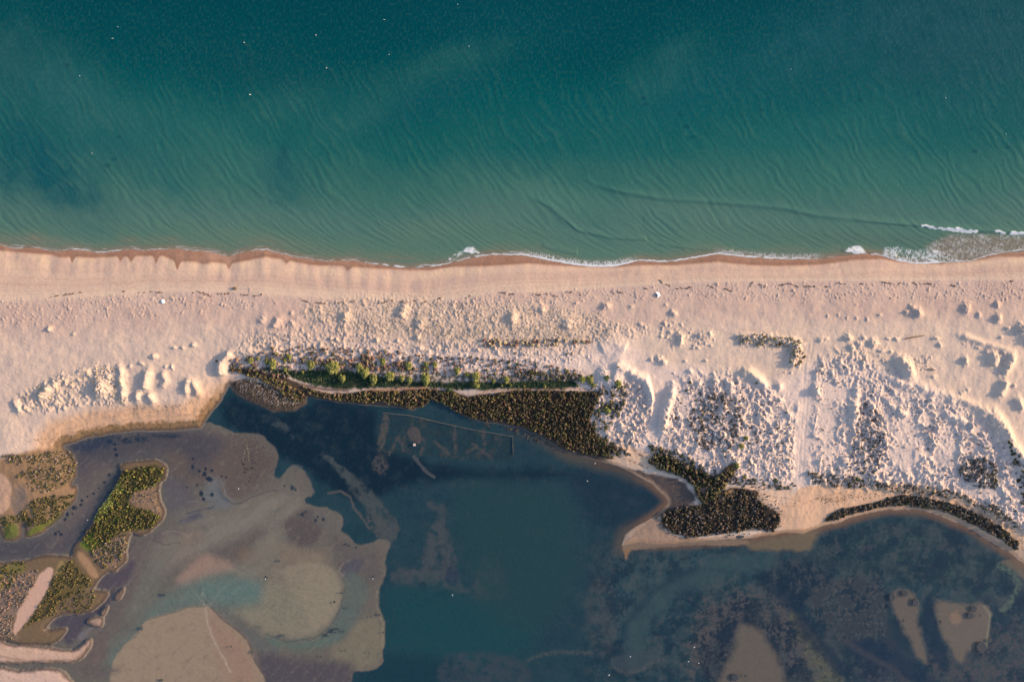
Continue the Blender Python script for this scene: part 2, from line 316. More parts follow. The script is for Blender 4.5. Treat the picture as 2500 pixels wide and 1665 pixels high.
# zone, feather, noise grain px, bare fraction, height m, number of extra round tufts of sand
HUM = [(Z_MID,26,5.2,.02,.26,200),(Z_MIDW,22,8,.10,.36,110),(Z_BANK,16,8,.05,.30,120),
 (Z_R1,30,8.5,.14,.62,110),(Z_R1D,30,8,-.05,.34,60),(Z_R2,34,9,.20,.62,150),(Z_R2B,24,7,.03,.26,60),(Z_R3,20,8,0,.62,50),
 (Z_R4,20,8,0,.6,40),(Z_RM,8,8,-.2,.5,60),(Z_RM2,14,9,.1,.42,40),(Z_RM3,12,7,.05,.22,30),(Z_L,16,10,.1,.42,90),
 (Z_C,20,9,.02,.66,70),(Z_BACK,8,8,-.1,.4,60),(Z_T,10,4.5,.18,.24,200),(Z_T2,16,4.5,.18,.24,420),(Z_R5,10,8,.05,.34,12),(Z_ARC,10,8,-.1,.35,24)]
for k, (P, fe, gr, bare, hh, n) in enumerate(HUM):
    s = sdf(P, X, Y, 50)
    m = s > -fe
    xs, ys = X[m], Y[m]
    f = fbm(xs + 5 * W2[m], ys * .85 + 6 * W1[m], gr, 4, k % 11, .62) + .30 * fbm(xs, ys, gr * 4.5, 2, (k + 5) % 11)
    rg_ = 1 - np.abs(perlin((xs + 7 * W1[m]) / (gr * .95), (ys + 5 * W2[m]) / (gr * .8), (k + 3) % 11)) * 2.2
    q = np.clip(f - bare, 0, 1); q = q / (q + .16) * (.55 + .6 * np.clip(rg_, 0, 1) ** 1.5)
    H[m] += hh * 1.15 * q * sm(-fe, fe * .5, s[m] + 12 * W1[m]) * (.75 + .6 * np.clip(W2[m] + .4 * W3[m], -1, 1))
    for x, y in scatter(P, int(n * .7), .3, k, 30.):
        g = rng.rand() ** 2; r = (1.6 if gr < 6 else 2.4) + (1.2 if gr < 6 else 3.4) * g
        splat(x, y, r * rng.uniform(.45, .9), r * rng.uniform(.7, 1.4), hh * (.2 + .75 * g), rng.uniform(0, 3.1))
# long low swells of sand behind the beach
H += .16 * sm(20, 70, Y - np.interp(X, BERM_X, BERM_Y)) * landm * fbm(X * .8 + Y * .35, Y, 38, 2, 13)
# wind-carved ridges and hollows under the hummocks
for P, fe, gr, hh, k in ((Z_R1, 40, 40, .95, 2), (Z_R2, 46, 46, 1.05, 6), (Z_C, 24, 34, .7, 9), (Z_L, 16, 34, .6, 12), (Z_MIDW, 24, 30, .28, 4), (Z_MID, 26, 44, .34, 1)):
    s = sdf(P, X, Y, 60); m = s > -fe; xs, ys = X[m], Y[m]
    a_ = xs * .88 - ys * .48; b_ = xs * .48 + ys * .88
    n1 = perlin((a_ + 34 * W1[m] + 12 * W2[m]) / gr, (b_ + 30 * WB[m] + 40 * W3[m]) / (gr * 1.15), k) + .45 * perlin(a_ / (gr * .45), b_ / (gr * .7), k + 1)
    q = (1 - np.clip(np.abs(n1) * 1.5, 0, 1)) ** 1.6
    H[m] += hh * .62 * q * sm(-fe, fe * .4, s[m] + 14 * W1[m]) * (.7 + .6 * np.clip(W3[m] + W1[m], -.8, 1))
for cx, cy, rx, ry in ((2012,1020,26,95),(2205,1085,42,62),(2040,958,26,20),(2305,1085,26,52),(1715,1112,20,14),(1668,985,14,40),(2390,1200,40,16),(2150,905,24,12),(1905,1020,10,26),(2100,1160,18,10)):
    q = np.hypot((X - cx) / rx, (Y - cy) / ry) + .35 * W1 + .12 * W2; kk = 1 - sm(.7, 1.25, q)
    H = H * (1 - .72 * kk) + (np.minimum(top_s, top_l) + .12 + .03 * W1) * .72 * kk
# tracks: the lane through the dunes and the shaded hollow stay smooth
LANE = [(1975,830),(1962,900),(1958,980),(1952,1080),(1948,1170)]
HOL = [(1590,915),(1600,960),(1598,1020),(1590,1065)]
base = np.minimum(top_s, top_l)
for pts, wd in ((LANE, 16), (HOL, 9)):
    d, r = dline(pts, X, Y, 40); k = 1 - sm(wd * .7, wd * 1.5, d)
    H = H * (1 - .85 * k) + (base + .02 * W1) * .85 * k
    if wd > 10: H -= .035 * k * (np.exp(-((d - 5) / 1.6) ** 2))
# fine relief
H += landm * (.10 * fbm(X, Y, 60, 2, 2) + .035 * W2)
rough = sm(-4, 10, Y - np.interp(X, BERM_X, BERM_Y)) * sm(5, 40, dl)
H += rough * .018 * perlin(X / 4.5, Y / 4.5, 8) + rough * .03 * perlin(X / 11, Y / 16, 4)
cus = perlin(X / 26., Y / 60., 6); H += .10 * cus * sm(0, 15, ds) * (1 - sm(50, 80, ds)) * (1 - .6 * sm(900, 1300, X))
# ------------------------------------------------------------------ ground colours
C = np.empty(X.shape + (3,)); C[:] = alb(212, 180, 161)
def mixin(mask, c):
    m = mask[..., None]; C[:] = C * (1 - m) + (c if isinstance(c, np.ndarray) and c.ndim == 3 else np.asarray(c)) * m
def area(poly, c, soft=6, warp=4, fine=1.5, op=1.0, noise=None):
    """lay a colour over a traced area with a frayed edge; noise=(field, lo, hi) breaks it up"""
    s = sdf(chaikin(poly) if len(poly) < 40 else poly, X, Y, 40 + soft) + warp * W1 * 1.4 + fine * W2 * 1.5
    m = sm(-soft * .5, soft * .5, s) * op
    if noise is not None: m = m * sm(noise[1], noise[2], noise[0])
    mixin(m, c)
def strip(pts, wd, c, op=1.0, soft=2, warp=3, noise=None):
    d, r = dline(pts, X + warp * W2, Y + warp * W1, wd * 3 + 10)
    m = (1 - sm(wd - soft, wd + soft, d)) * op
    if noise is not None: m = m * sm(noise[1], noise[2], noise[0])
    mixin(m, c)
def spots(lst, c, op=1.0, fray=.35):
    for s in lst:
        x, y, r = s[:3]; ry = s[3] if len(s) > 3 else r
        k = (abs(X - x) < r * 2 + 4) & (abs(Y - y) < ry * 2 + 4)
        q = np.hypot((X[k] - x) / r, (Y[k] - y) / ry) + fray * (W4[k] + W2[k])
        m = ((1 - sm(.7, 1.15, q)) * op)[:, None]; C[k] = C[k] * (1 - m) + np.asarray(c) * m
NS = fbm(X, Y, 26, 4, 2, .6); NF = fbm(X, Y, 9, 3, 6, .65); NG = perlin(X / 3.4, Y / 3.4, 12); NL = fbm(X, Y, 90, 3, 11)
# --- beach
dry = Y - dry_y(X); berm = np.interp(X, BERM_X, BERM_Y); db = Y - berm + 2 * W2
beach = sm(0, 60, dl)
u = np.clip(dry / np.maximum(berm - dry_y(X), 20), 0, 2)
mixin(sm(-2, 3, dry), alb(214, 177, 153))
band = .5 + .5 * np.sin(u * 9 + 2.2 * W3 + 1.2 * W1 + X / 300.)
mixin(sm(-1, 3, dry) * (1 - sm(.9, 1.05, u)) * band * .8, alb(204, 167, 147))
mixin(sm(-1, 3, dry) * (1 - sm(.05, .5, u)) * sm(-.3, .5, W1 + .4 * W3) * .7, alb(232, 193, 156))
mixin(sm(.62, .9, u) * (1 - sm(1., 1.12, u)) * .75, alb(222, 188, 162))
for yo, op in ((.34, .35), (.52, .4), (.66, .5), (.8, .35)):
    mixin(np.exp(-((u - yo - .04 * W1 - .03 * np.sin(X / 140)) / .012) ** 2) * op * sm(-.2, .4, NS + .2) * beach, alb(180, 138, 112))
mixin(sm(.95, 1.1, u), alb(208, 175, 156))
mixin(sm(1.0, 1.15, u) * sm(-.3, .4, W3 + .5 * W1) * .6, alb(199, 164, 147))
mixin(sm(60, 130, db), alb(213, 182, 162)); mixin(sm(60, 130, db) * sm(-.2, .5, NL) * .5, alb(220, 188, 164))
mixin(sm(90, 150, db) * sm(1250, 1500, X) * .8, alb(219, 188, 166))
mixin(rough * sm(.1, .6, NF) * .12, alb(150, 115, 95))
for pts in ([(1000,728),(1150,716),(1300,706),(1500,694),(1700,682),(1900,680),(2200,679),(2500,677)], [(1000,724),(1150,712),(1300,702),(1500,690),(1700,678),(1900,676),(2200,675),(2500,673)], [(0,722),(200,716),(400,702),(560,704),(760,714)],
            [(2370,655),(2390,668),(2412,686)], [(2440,672),(2470,684)], [(1775,835),(1790,870),(1795,885)], [(1812,828),(1814,860),(1800,878)], [(330,765),(350,800),(352,840)], [(1180,690),(1400,676),(1600,668)], [(1960,700),(1975,760),(1962,830)]):
    strip(pts, .9, alb(176, 142, 124), .42, 1, 2, (NF + .4 * NG, -.5, .3))
# wet swash sand
wet = 1 - sm(-2.2, 2.2, dry + .8 * W2)
mixin(wet, alb(166, 124, 102)); mixin(wet * sm(-.1, .5, W3 + .5 * NS) * .5, alb(186, 144, 120)); mixin(wet * sm(-.2, .5, W1 + NS * .4) * .5, alb(146, 104, 82))
mixin(wet * np.exp(-((dry + 5) / 3.) ** 2) * .35, alb(138, 98, 80))
mixin(np.exp(-((dry - 1.5) / 2.2) ** 2) * .5, alb(196, 150, 118))
# dunes look whiter where they are hummocky
Zw = [(600,870),(800,850),(1100,860),(1420,870),(1500,820),(1580,880),(1700,900),(1900,940),(1970,880),(2100,870),(2300,960),(2440,1060),(2520,1250),(2500,1320),(2300,1200),(2100,1180),(1950,1190),(1750,1170),(1600,1110),(1460,1100),(1440,960),(1300,935),(900,900),(640,910)]
area(Zw, alb(228, 198, 182), 40, 10, 3, .8)
area(Z_MID, alb(212, 181, 158), 36, 12, 3, .8); area(Z_MID, alb(150, 124, 100), 30, 10, 3, .4, (NF + .3 * NG, 0, .6))
area([(860,775),(1000,785),(1100,788),(1250,795),(1400,800),(1440,830),(1300,842),(1180,840),(1000,830),(880,815)], alb(160, 142, 126), 30, 10, 4, .6, (NF + .4 * NS, -.25, .3))  # broad shade band of the middle dunes, painted into the sand colour
# dry grass and litter between the hummocks
area(Z_BANK, alb(120, 100, 92), 14, 5, 3, .75, (NF + .5 * NG, -.05, .45))
area(Z_MIDW, alb(170, 140, 112), 14, 5, 3, .5, (NF, .05, .5))
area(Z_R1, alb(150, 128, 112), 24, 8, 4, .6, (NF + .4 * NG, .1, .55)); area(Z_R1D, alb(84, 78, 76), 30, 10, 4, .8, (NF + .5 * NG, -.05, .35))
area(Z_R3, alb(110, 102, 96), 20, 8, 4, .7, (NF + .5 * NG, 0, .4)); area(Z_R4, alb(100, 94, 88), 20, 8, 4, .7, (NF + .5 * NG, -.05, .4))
area(Z_C, alb(110, 98, 90), 14, 6, 4, .6, (NF + .5 * NG, 0, .4)); area(Z_RM, alb(110, 98, 84), 8, 4, 3, .6, (NF + .5 * NG, -.1, .4))
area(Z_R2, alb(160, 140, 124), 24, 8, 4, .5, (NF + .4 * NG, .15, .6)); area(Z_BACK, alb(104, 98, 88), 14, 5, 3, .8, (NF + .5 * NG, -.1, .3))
area(Z_L, alb(216, 186, 160), 20, 8, 4, .6, (NF, -.2, .4))
GREENBANK = [(640,893),(700,905),(780,900),(860,905),(960,925),(1050,930),(1150,932),(1300,930),(1400,925),(1410,940),(1380,950),(1250,948),(1150,952),(1000,945),(880,950),(780,945),(720,925),(650,905)]
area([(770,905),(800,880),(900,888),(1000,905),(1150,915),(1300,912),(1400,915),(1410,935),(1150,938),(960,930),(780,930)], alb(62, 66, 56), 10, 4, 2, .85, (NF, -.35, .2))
area(GREENBANK, alb(36, 52, 38), 8, 4, 3, 1); area(GREENBANK, alb(60, 78, 48), 7, 3, 2, .5, (NF, .05, .5)); area(GREENBANK, alb(70, 62, 48), 7, 3, 2, .5, (NS, .15, .4))
# lagoon-side beach, tide fringe, mud under the scrub
fr = sm(-2, 6, dl) * (1 - sm(45, 80, dl))
lf = (1 - sm(560, 600, X)) * sm(900, 1000, Y)
mixin(fr * lf, alb(212, 166, 132)); mixin(sm(-2, 3, dl) * (1 - sm(16, 26, dl + 6 * W2)) * lf, alb(150, 114, 82))
mixin(sm(-2, 3, dl) * (1 - sm(18, 26, dl + 4 * W2)) * lf * sm(.0, .5, NF), alb(92, 82, 58))
for k, (o, a) in enumerate(((22, .5), (30, .5), (38, .4), (50, .3))):
    mixin(np.exp(-((dl - o - 5 * np.sin(X / 60. + k) + 3 * W1) / 1.7) ** 2) * a * lf * sm(-.2, .3, NF), alb(128, 88, 68))
rt = sm(1900, 1950, X) * sm(1100, 1130, Y)
mixin(fr * rt * (1 - sm(60, 85, dl)), alb(216, 174, 142))
for k, (o, a) in enumerate(((24, .6), (34, .5), (46, .7), (60, .5))):
    mixin(np.exp(-((dl - o - 4 * np.sin(X / 50. + k) + 4 * W1) / 1.8) ** 2) * a * rt * sm(-.3, .3, NF), alb(150, 106, 78))
area([(1890,1235),(1930,1205),(1960,1180),(2060,1178),(2165,1205),(2120,1225),(2050,1240),(2000,1272),(1950,1292),(1895,1292)], alb(216, 172, 140), 8, 4, 2, 1)
area([(1985,1225),(2000,1205),(2060,1198),(2110,1210),(2050,1225)], alb(150, 108, 82), 6, 6, 3, .6, (NF, -.2, .3))
area([(1440,1090),(1500,1075),(1600,1110),(1640,1130),(1600,1148),(1500,1132),(1430,1115)], alb(224, 182, 150), 8, 4, 2, .9)
strip([(1450,1100),(1490,1108),(1540,1125),(1580,1140)], 2, alb(120, 85, 70), .8, noise=(NF, -.3, .3)); strip([(1500,1070),(1530,1080),(1560,1108),(1600,1128)], 3, alb(90, 70, 62), .8, noise=(NF, -.3, .3))
area([(1740,1215),(1770,1190),(1830,1178),(1920,1180),(1935,1215),(1900,1240),(1850,1225)], alb(226, 184, 154), 8, 4, 2, .9)
strip([(1780,1195),(1850,1205),(1920,1212),(1960,1228),(2000,1208)], 1.2, alb(150, 105, 82), .7, 1.5, 5, (NF + .5 * NG, -.4, .2)); strip([(1860,1215),(1910,1232),(1950,1235)], 1.2, alb(140, 98, 78), .6, 1.5, 5, (NF + .5 * NG, -.4, .2))
area([(1820,1310),(1895,1293),(1990,1290),(2000,1284),(1960,1302),(1900,1316)], alb(196, 150, 118), 6, 2, 1, .9)
SCRUB_LONG = [(593,899),(640,903),(659,908),(690,915),(717,926),(741,940),(776,955),(805,962),(864,958),(893,951),(940,955),(1000,950),(1040,948),(1100,952),(1144,967),(1175,962),(1200,962),(1255,953),(1343,953),(1402,955),(1440,953),(1462,958),(1450,985),(1446,1005),(1440,1022),(1455,1058),(1490,1085),(1520,1097),(1480,1108),(1500,1120),(1429,1110),(1388,1100),(1356,1082),(1315,1059),(1264,1040),(1226,1031),(1182,1030),(1147,1020),(1109,1002),(1085,985),(1050,972),(1034,990),(1005,995),(940,980),(864,980),(805,972),(760,962),(740,975),(700,970),(690,945),(650,925),(600,915),(568,905)]
SCRUB_NOTCH = [(1580,1122),(1603,1104),(1639,1115),(1675,1135),(1715,1150),(1738,1167),(1783,1126),(1792,1135),(1765,1185),(1738,1212),(1720,1230),(1702,1216),(1693,1185),(1661,1158),(1630,1149),(1598,1140)]
SCRUB_POINT = [(1612,1266),(1625,1248),(1675,1230),(1720,1230),(1765,1194),(1792,1185),(1846,1198),(1842,1212),(1880,1240),(1900,1252),(1903,1275),(1886,1297),(1832,1288),(1801,1297),(1720,1306),(1675,1311),(1640,1300),(1618,1285)]
SCRUB_ARC = [(2007,1273),(2029,1251),(2064,1238),(2116,1229),(2160,1220),(2168,1211),(2212,1207),(2256,1214),(2326,1229),(2369,1246),(2413,1268),(2452,1295),(2483,1325),(2479,1343),(2431,1308),(2387,1286),(2343,1264),(2291,1242),(2230,1236),(2168,1233),(2125,1242),(2081,1253),(2037,1268)]
area(SCRUB_LONG, alb(62, 50, 40), 6, 3, 2, .95); area([(1180,962),(1400,955),(1420,1010),(1330,1060),(1250,1020)], alb(88, 68, 54), 20, 8, 4, .6)
for q in (SCRUB_NOTCH, SCRUB_POINT): area(q, alb(84, 70, 58), 26, 8, 4, .7); area(q, alb(56, 48, 42), 8, 5, 3, .95)
area(SCRUB_ARC, alb(60, 52, 44), 8, 3, 2, .9)
area([(1690,1180),(1735,1172),(1745,1190),(1715,1205)], alb(150, 118, 104), 5, 3, 2, .8)
area([(1742,1212),(1780,1190),(1795,1200),(1760,1222)], alb(216, 160, 110), 5, 3, 2, .8)
area([(1735,1252),(1780,1248),(1770,1268),(1745,1268)], alb(150, 110, 86), 6, 3, 2, .8)
strip([(1144,970),(1165,963),(1195,955),(1250,950),(1400,948),(1440,950)], 1.8, alb(168, 122, 94), .75, 2, 3.5, (NF + .5 * NG, -.6, .0)); strip([(900,953),(960,950),(1040,945)], 2.5, alb(180, 130, 98), .9, warp=1); strip([(735,938),(790,950),(850,953)], 3.5, alb(120, 96, 84), .9, warp=1)
# --- islands of marsh
area(ISLE, alb(118, 96, 74), 6, 3, 2); 
area([(0,1120),(70,1098),(154,1090),(182,1113),(186,1133),(184,1166),(174,1183),(191,1196),(186,1221),(129,1281),(71,1314),(10,1322),(-60,1300),(-60,1110)], alb(152, 118, 90), 16, 5, 2)
area([(-60,1140),(0,1150),(15,1152),(40,1180),(35,1210),(30,1240),(0,1255),(-60,1260)], alb(190, 150, 124), 8, 4, 2)
area([(40,1180),(70,1180),(80,1215),(50,1260),(30,1250)], alb(132, 112, 100), 14, 5, 2, .8)
VEG = {
 'm1a': [(5,1105),(90,1108),(130,1100),(165,1095),(188,1125),(184,1165),(160,1188),(110,1200),(82,1192),(70,1165),(45,1160),(85,1140),(35,1125)],
 'm1b': [(55,1250),(90,1215),(130,1208),(182,1205),(180,1222),(140,1262),(120,1275),(70,1285),(50,1265)],
 'm1c': [(0,1262),(60,1250),(62,1280),(30,1285),(0,1280)],
 'm2a': [(262,1222),(285,1180),(300,1150),(330,1142),(372,1135),(400,1140),(406,1165),(385,1180),(360,1190),(330,1205),(312,1225),(330,1240),(370,1245),(392,1262),(372,1290),(330,1292),(310,1290),(280,1310),(262,1330),(225,1345),(205,1310),(235,1262),(250,1240)],
 'm2b': [(325,1200),(385,1185),(392,1230),(398,1258),(350,1240),(315,1225)],
 'm2c': [(225,1345),(270,1320),(312,1300),(305,1350),(290,1380),(258,1392),(235,1372)],
 'm3a': [(140,1400),(160,1375),(180,1365),(200,1395),(222,1410),(225,1430),(205,1435),(180,1450),(150,1470),(120,1500),(90,1515),(60,1530),(80,1500),(108,1459),(128,1420)],
 'm3b': [(0,1375),(60,1370),(66,1390),(40,1410),(20,1440),(0,1430)],
 'm3c': [(30,1400),(95,1390),(90,1420),(60,1470),(40,1500),(30,1540),(50,1560),(0,1560),(-40,1500),(-20,1420)],
 'm3d': [(150,1450),(225,1435),(240,1470),(205,1492),(150,1498),(110,1505)]}
area(VEG['m1a'], alb(104, 90, 60), 10, 5, 3, .7, (NF + .4 * NG, -.2, .3)); area(VEG['m1b'], alb(90, 82, 50), 10, 5, 3, .7, (NF, -.3, .3)); area(VEG['m1c'], alb(100, 96, 66), 10, 5, 3, .6)
area([(100,1297),(75,1310),(62,1305),(90,1280),(140,1262),(155,1250),(150,1262),(130,1280)], alb(100, 106, 46), 10, 3, 2, .9)
area([(10,1282),(40,1275),(50,1300),(38,1316),(10,1316)], alb(88, 98, 48), 10, 3, 2, .9)
area(VEG['m2a'], alb(70, 68, 42), 10, 4, 3, .95); area([(292,1175),(310,1165),(300,1190),(280,1215),(255,1248),(235,1270),(232,1258),(255,1228)], alb(104, 114, 44), 12, 5, 3, .95)
area([(200,1310),(225,1300),(240,1330),(220,1345),(196,1335)], alb(104, 116, 44), 12, 4, 2, .9)
area([(180,1345),(205,1345),(240,1395),(238,1415),(215,1400)], alb(170, 130, 98), 10, 3, 2, .9)
area(VEG['m2b'], alb(150, 118, 94), 14, 5, 3, .9, (NF + .3, -.2, .3)); area(VEG['m2c'], alb(140, 112, 94), 12, 4, 2, .8)
area(VEG['m3c'], alb(142, 116, 102), 16, 6, 3, .8); area(VEG['m3a'], alb(104, 88, 50), 14, 5, 3, .8, (NF + .3, -.3, .3)); area(VEG['m3b'], alb(120, 112, 60), 8, 3, 2, .7)
area([(120,1379),(135,1387),(128,1407),(108,1459),(80,1499),(52,1534),(36,1550),(32,1530),(44,1491),(76,1439),(96,1399)], alb(202, 160, 138), 6, 3, 2)
area([(140,1370),(160,1368),(150,1395),(130,1420)], alb(160, 132, 84), 8, 3, 2, .8); area([(0,1395),(12,1400),(18,1425),(5,1445),(-30,1440),(-30,1395)], alb(166, 132, 70), 5, 2, 2, .9)
strip([(0,1395),(15,1402),(20,1425),(8,1448),(0,1455)], 3, alb(92, 84, 88), .8)
area(SPIT, alb(200, 162, 140), 8, 3, 2); area(SPIT, alb(176, 140, 120), 14, 5, 3, .6, (NS + .4 * NF, .0, .4)); area(SPIT2, alb(206, 170, 150), 8, 3, 1); area(SPIT2, alb(172, 138, 120), 14, 5, 3, .6, (fbm(X - Y, (X + Y) * .4, 16, 3, 5), .0, .4))
strip([(0,1600),(60,1612),(120,1612),(180,1610),(212,1580)], 3, alb(150, 118, 98), .5)
for b in BARS: area(b, alb(168, 136, 118), 3, 1, 1)
# --- lagoon bed (seen through the water)
KW = np.array([.82, .95, 1.02])
def bed(*c): return np.maximum(lin(c) - np.array([.0045, .006, .009]), .001) / np.array([1.63, 1.50, 1.44]) / KW
under = 1 - sm(-3.5, .5, np.maximum(dl, di)); under = under * (Y > 800)
LB = C.copy(); Csave = C; C = LB
C[:] = bed(36, 63, 73)
mixin(sm(-.2, .5, NL) * .5, bed(40, 66, 76)); mixin(sm(0, .5, NS) * .25, bed(46, 62, 74))
mixin(sm(0, .7, W3) * .3, bed(30, 52, 72))
# dark grass beds, north
area([(531,1030),(560,950),(640,1000),(720,1005),(760,975),(930,990),(920,1080),(960,1110),(1100,1140),(1200,1150),(1350,1140),(1400,1160),(1300,1180),(1150,1170),(1000,1180),(900,1230),(850,1220),(760,1160),(680,1110),(600,1060)], bed(17, 38, 54), 34, 12, 4, .95)
area([(560,1000),(640,1010),(760,990),(860,1000),(900,1060),(840,1130),(760,1080),(640,1050),(570,1040)], bed(42, 54, 62), 30, 12, 6, .6, (NS, -.1, .5))
area([(1400,1130),(1540,1165),(1600,1190),(1630,1225),(1580,1265),(1540,1300),(1430,1280),(1380,1200)], bed(28, 48, 66), 40, 8, 3, .7)
# inside the staked plot
PLOT = [(936,1008),(1010,1015),(1100,1036),(1200,1058),(1255,1066),(1258,1130),(1200,1125),(1100,1120),(1000,1110),(915,1105),(920,1060)]
area(PLOT, bed(38, 54, 60), 5, 1, 2, .9, (NF + .6 * NG, -.4, .4)); area(PLOT, bed(72, 72, 72), 8, 3, 3, .75, (fbm(X, Y * .6, 30, 5, 10, .75), .02, .4))
area([(936,1008),(952,1012),(945,1060),(935,1100),(918,1104),(924,1060)], bed(92, 84, 78), 5, 2, 2, .8, (NF, -.5, .3)); area([(1000,1040),(1025,1045),(1032,1085),(1010,1082),(990,1055)], bed(92, 82, 80), 6, 5, 2, .8)
area([(905,1120),(930,1100),(950,1140),(935,1165),(905,1150)], bed(86, 80, 80), 14, 6, 5, .8, (NF, -.4, .3))
strip([(1010,1115),(1020,1130),(1045,1155),(1060,1165)], 4, bed(78, 80, 84), .9)
for q in ([(975,1075),(985,1100)],[(1030,1095),(1028,1110)],[(1060,1078),(1095,1108)],[(1110,1040),(1112,1105)],[(1140,1105),(1165,1090)],[(1180,1050),(1185,1100)],[(1155,1085),(1200,1120)],[(1005,1050),(1035,1075)],[(970,1070),(950,1110)]):
    strip(q, 3.5, bed(84, 78, 78), .8, 3, 4, (NF, -.5, .2))
# pale mud tongues
area([(640,1010),(680,1020),(720,1060),(716,1075),(690,1050),(650,1030)], bed(78, 84, 88), 10, 6, 4, .5, (NS, -.3, .3))
area([(780,1108),(800,1110),(835,1140),(870,1165),(925,1215),(950,1260),(975,1290),(960,1330),(935,1320),(915,1300),(905,1250),(880,1225),(855,1200),(835,1160),(800,1128)], bed(74, 80, 82), 10, 6, 3, .9, (NS, -.6, .1))
strip([(800,1205),(830,1200),(855,1215),(862,1240),(880,1260),(900,1290)], 3, bed(88, 84, 84), .8); area([(890,1250),(940,1270),(960,1310),(920,1320),(900,1290)], bed(84, 80, 80), 10, 6, 4, .8, (NF, -.3, .3))
area([(690,1150),(720,1130),(745,1145),(775,1205),(740,1210),(730,1190),(700,1170)], bed(78, 84, 88), 6, 5, 3, .9, (NS, -.7, 0))
area([(1085,1250),(1030,1230),(1095,1225),(1090,1280),(1115,1360),(1120,1430),(1150,1440),(1180,1360),(1220,1350),(1250,1460),(1180,1475),(1120,1445),(1040,1430),(960,1430),(950,1400),(990,1385),(1030,1370),(1040,1330),(1050,1290)], bed(72, 76, 82), 14, 10, 6, .9, (NS, -.5, .1))
area([(950,1260),(970,1270),(975,1300),(955,1300)], bed(72, 76, 82), 10, 5, 4, .8); area([(1100,1165),(1190,1175),(1185,1190),(1110,1195)], bed(56, 72, 72), 12, 6, 4, .7, (NS, -.2, .3))
area([(1085,1385),(1120,1380),(1120,1430),(1090,1430)], bed(40, 54, 76), 8, 6, 5, .8, (NS, -.3, .1)); area([(1020,1420),(1045,1425),(1040,1450),(1022,1445)], bed(34, 48, 66), 5, 3, 3, .8)
# right-hand grass beds
area([(1440,1400),(1490,1400),(1520,1500),(1500,1600),(1450,1600),(1430,1520)], bed(70, 74, 80), 24, 10, 6, .7, (NS, -.4, .2))
area([(1500,1400),(1600,1360),(1720,1350),(1860,1370),(1850,1400),(1740,1430),(1660,1470),(1600,1540),(1560,1590),(1500,1560)], bed(52, 76, 84), 40, 10, 5, .7)
area([(1400,1330),(1540,1310),(1700,1350),(1660,1390),(1560,1420),(1480,1400),(1420,1380)], bed(52, 66, 72), 30, 14, 6, .6, (NS, -.2, .4))
area([(1840,1400),(1920,1360),(2080,1350),(2000,1450),(1960,1500),(1900,1470),(1850,1450)], bed(32, 46, 62), 30, 10, 4, .9)
area([(1700,1500),(1760,1470),(1850,1458),(1940,1490),(2020,1560),(2060,1680),(1730,1700),(1690,1580)], bed(42, 50, 62), 24, 10, 5, .95); area([(1700,1500),(1760,1470),(1850,1458),(1940,1490),(2020,1560),(2060,1680),(1730,1700),(1690,1580)], bed(78, 76, 80), 24, 10, 5, .7, (NF + .5 * NG, 0, .5))
area([(1960,1460),(2030,1420),(2120,1400),(2160,1430),(2170,1480),(2230,1560),(2260,1680),(2060,1690),(2010,1560)], bed(44, 58, 70), 20, 10, 5, .9); area([(1990,1430),(2060,1410),(2120,1405),(2160,1440),(2160,1500),(2170,1560),(2100,1560),(2020,1500)], bed(92, 86, 84), 24, 10, 6, .8, (NF + .5 * NG, -.1, .45))
area([(2080,1560),(2200,1560),(2240,1680),(2110,1690)], bed(40, 54, 74), 24, 10, 5, .7)
area([(1925,1475),(1945,1500),(1985,1540),(2020,1600),(2080,1680),(2000,1700),(1975,1620),(1940,1540)], bed(102, 100, 80), 12, 5, 3, .85); area([(1700,1370),(1730,1365),(1860,1360),(1850,1385)], bed(52, 76, 84), 14, 5, 3, .5)
area([(2100,1620),(2180,1610),(2260,1680),(2140,1720)], bed(90, 82, 84), 30, 8, 5, .6, (NF, -.3, .4))
area([(2260,1470),(2290,1460),(2300,1560),(2330,1640),(2290,1660),(2250,1560)], bed(32, 50, 68), 14, 8, 4, .8)
area([(2270,1560),(2360,1590),(2420,1560),(2520,1500),(2600,1720),(2280,1720)], bed(66, 66, 74), 30, 10, 5, .8, (NF + .5 * NG, -.4, .3))
area([(2360,1480),(2440,1440),(2560,1400),(2560,1480),(2440,1500)], bed(32, 48, 66), 24, 8, 4, .7)
area([(2000,1310),(2100,1280),(2200,1275),(2280,1285),(2400,1330),(2450,1370),(2470,1420),(2400,1450),(2260,1430),(2180,1420),(2060,1400),(1960,1380)], bed(34, 56, 66), 24, 6, 3, .9); area([(2040,1310),(2200,1290),(2300,1300),(2400,1360),(2420,1400),(2300,1420),(2180,1370),(2080,1350)], bed(58, 80, 76), 30, 14, 8, .55, (fbm(X * .5, Y, 22, 4, 4, .6), .05, .45))
# overall mottle of the right-hand bay: fine eelgrass over grey mud
NX = fbm(X, Y * .9, 75, 6, 3, .70); NY = fbm(X + 300, Y, 38, 6, 9, .78)
rb = sm(1380, 1520, X) * sm(1300, 1360, Y + .1 * X - 150)
mixin(rb * sm(.0, .14, NX) * .5, bed(64, 74, 80)); mixin(rb * sm(.02, .15, -NX) * .6, bed(28, 44, 62)); mixin(rb * sm(.05, .2, NY) * .45, bed(76, 80, 84)); mixin(rb * sm(.04, .2, -NY) * .5, bed(28, 45, 60))
area([(1960,1460),(2030,1420),(2120,1400),(2160,1430),(2175,1480),(2150,1560),(2060,1570),(2000,1530)], bed(84, 82, 82), 30, 12, 6, .75, (NY + .3 * NF, -.15, .15))
area([(1960,1460),(2030,1420),(2120,1400),(2170,1440),(2230,1560),(2200,1600),(2060,1570),(2000,1530)], bed(46, 56, 68), 30, 12, 6, .8, (NY, -.02, .12))
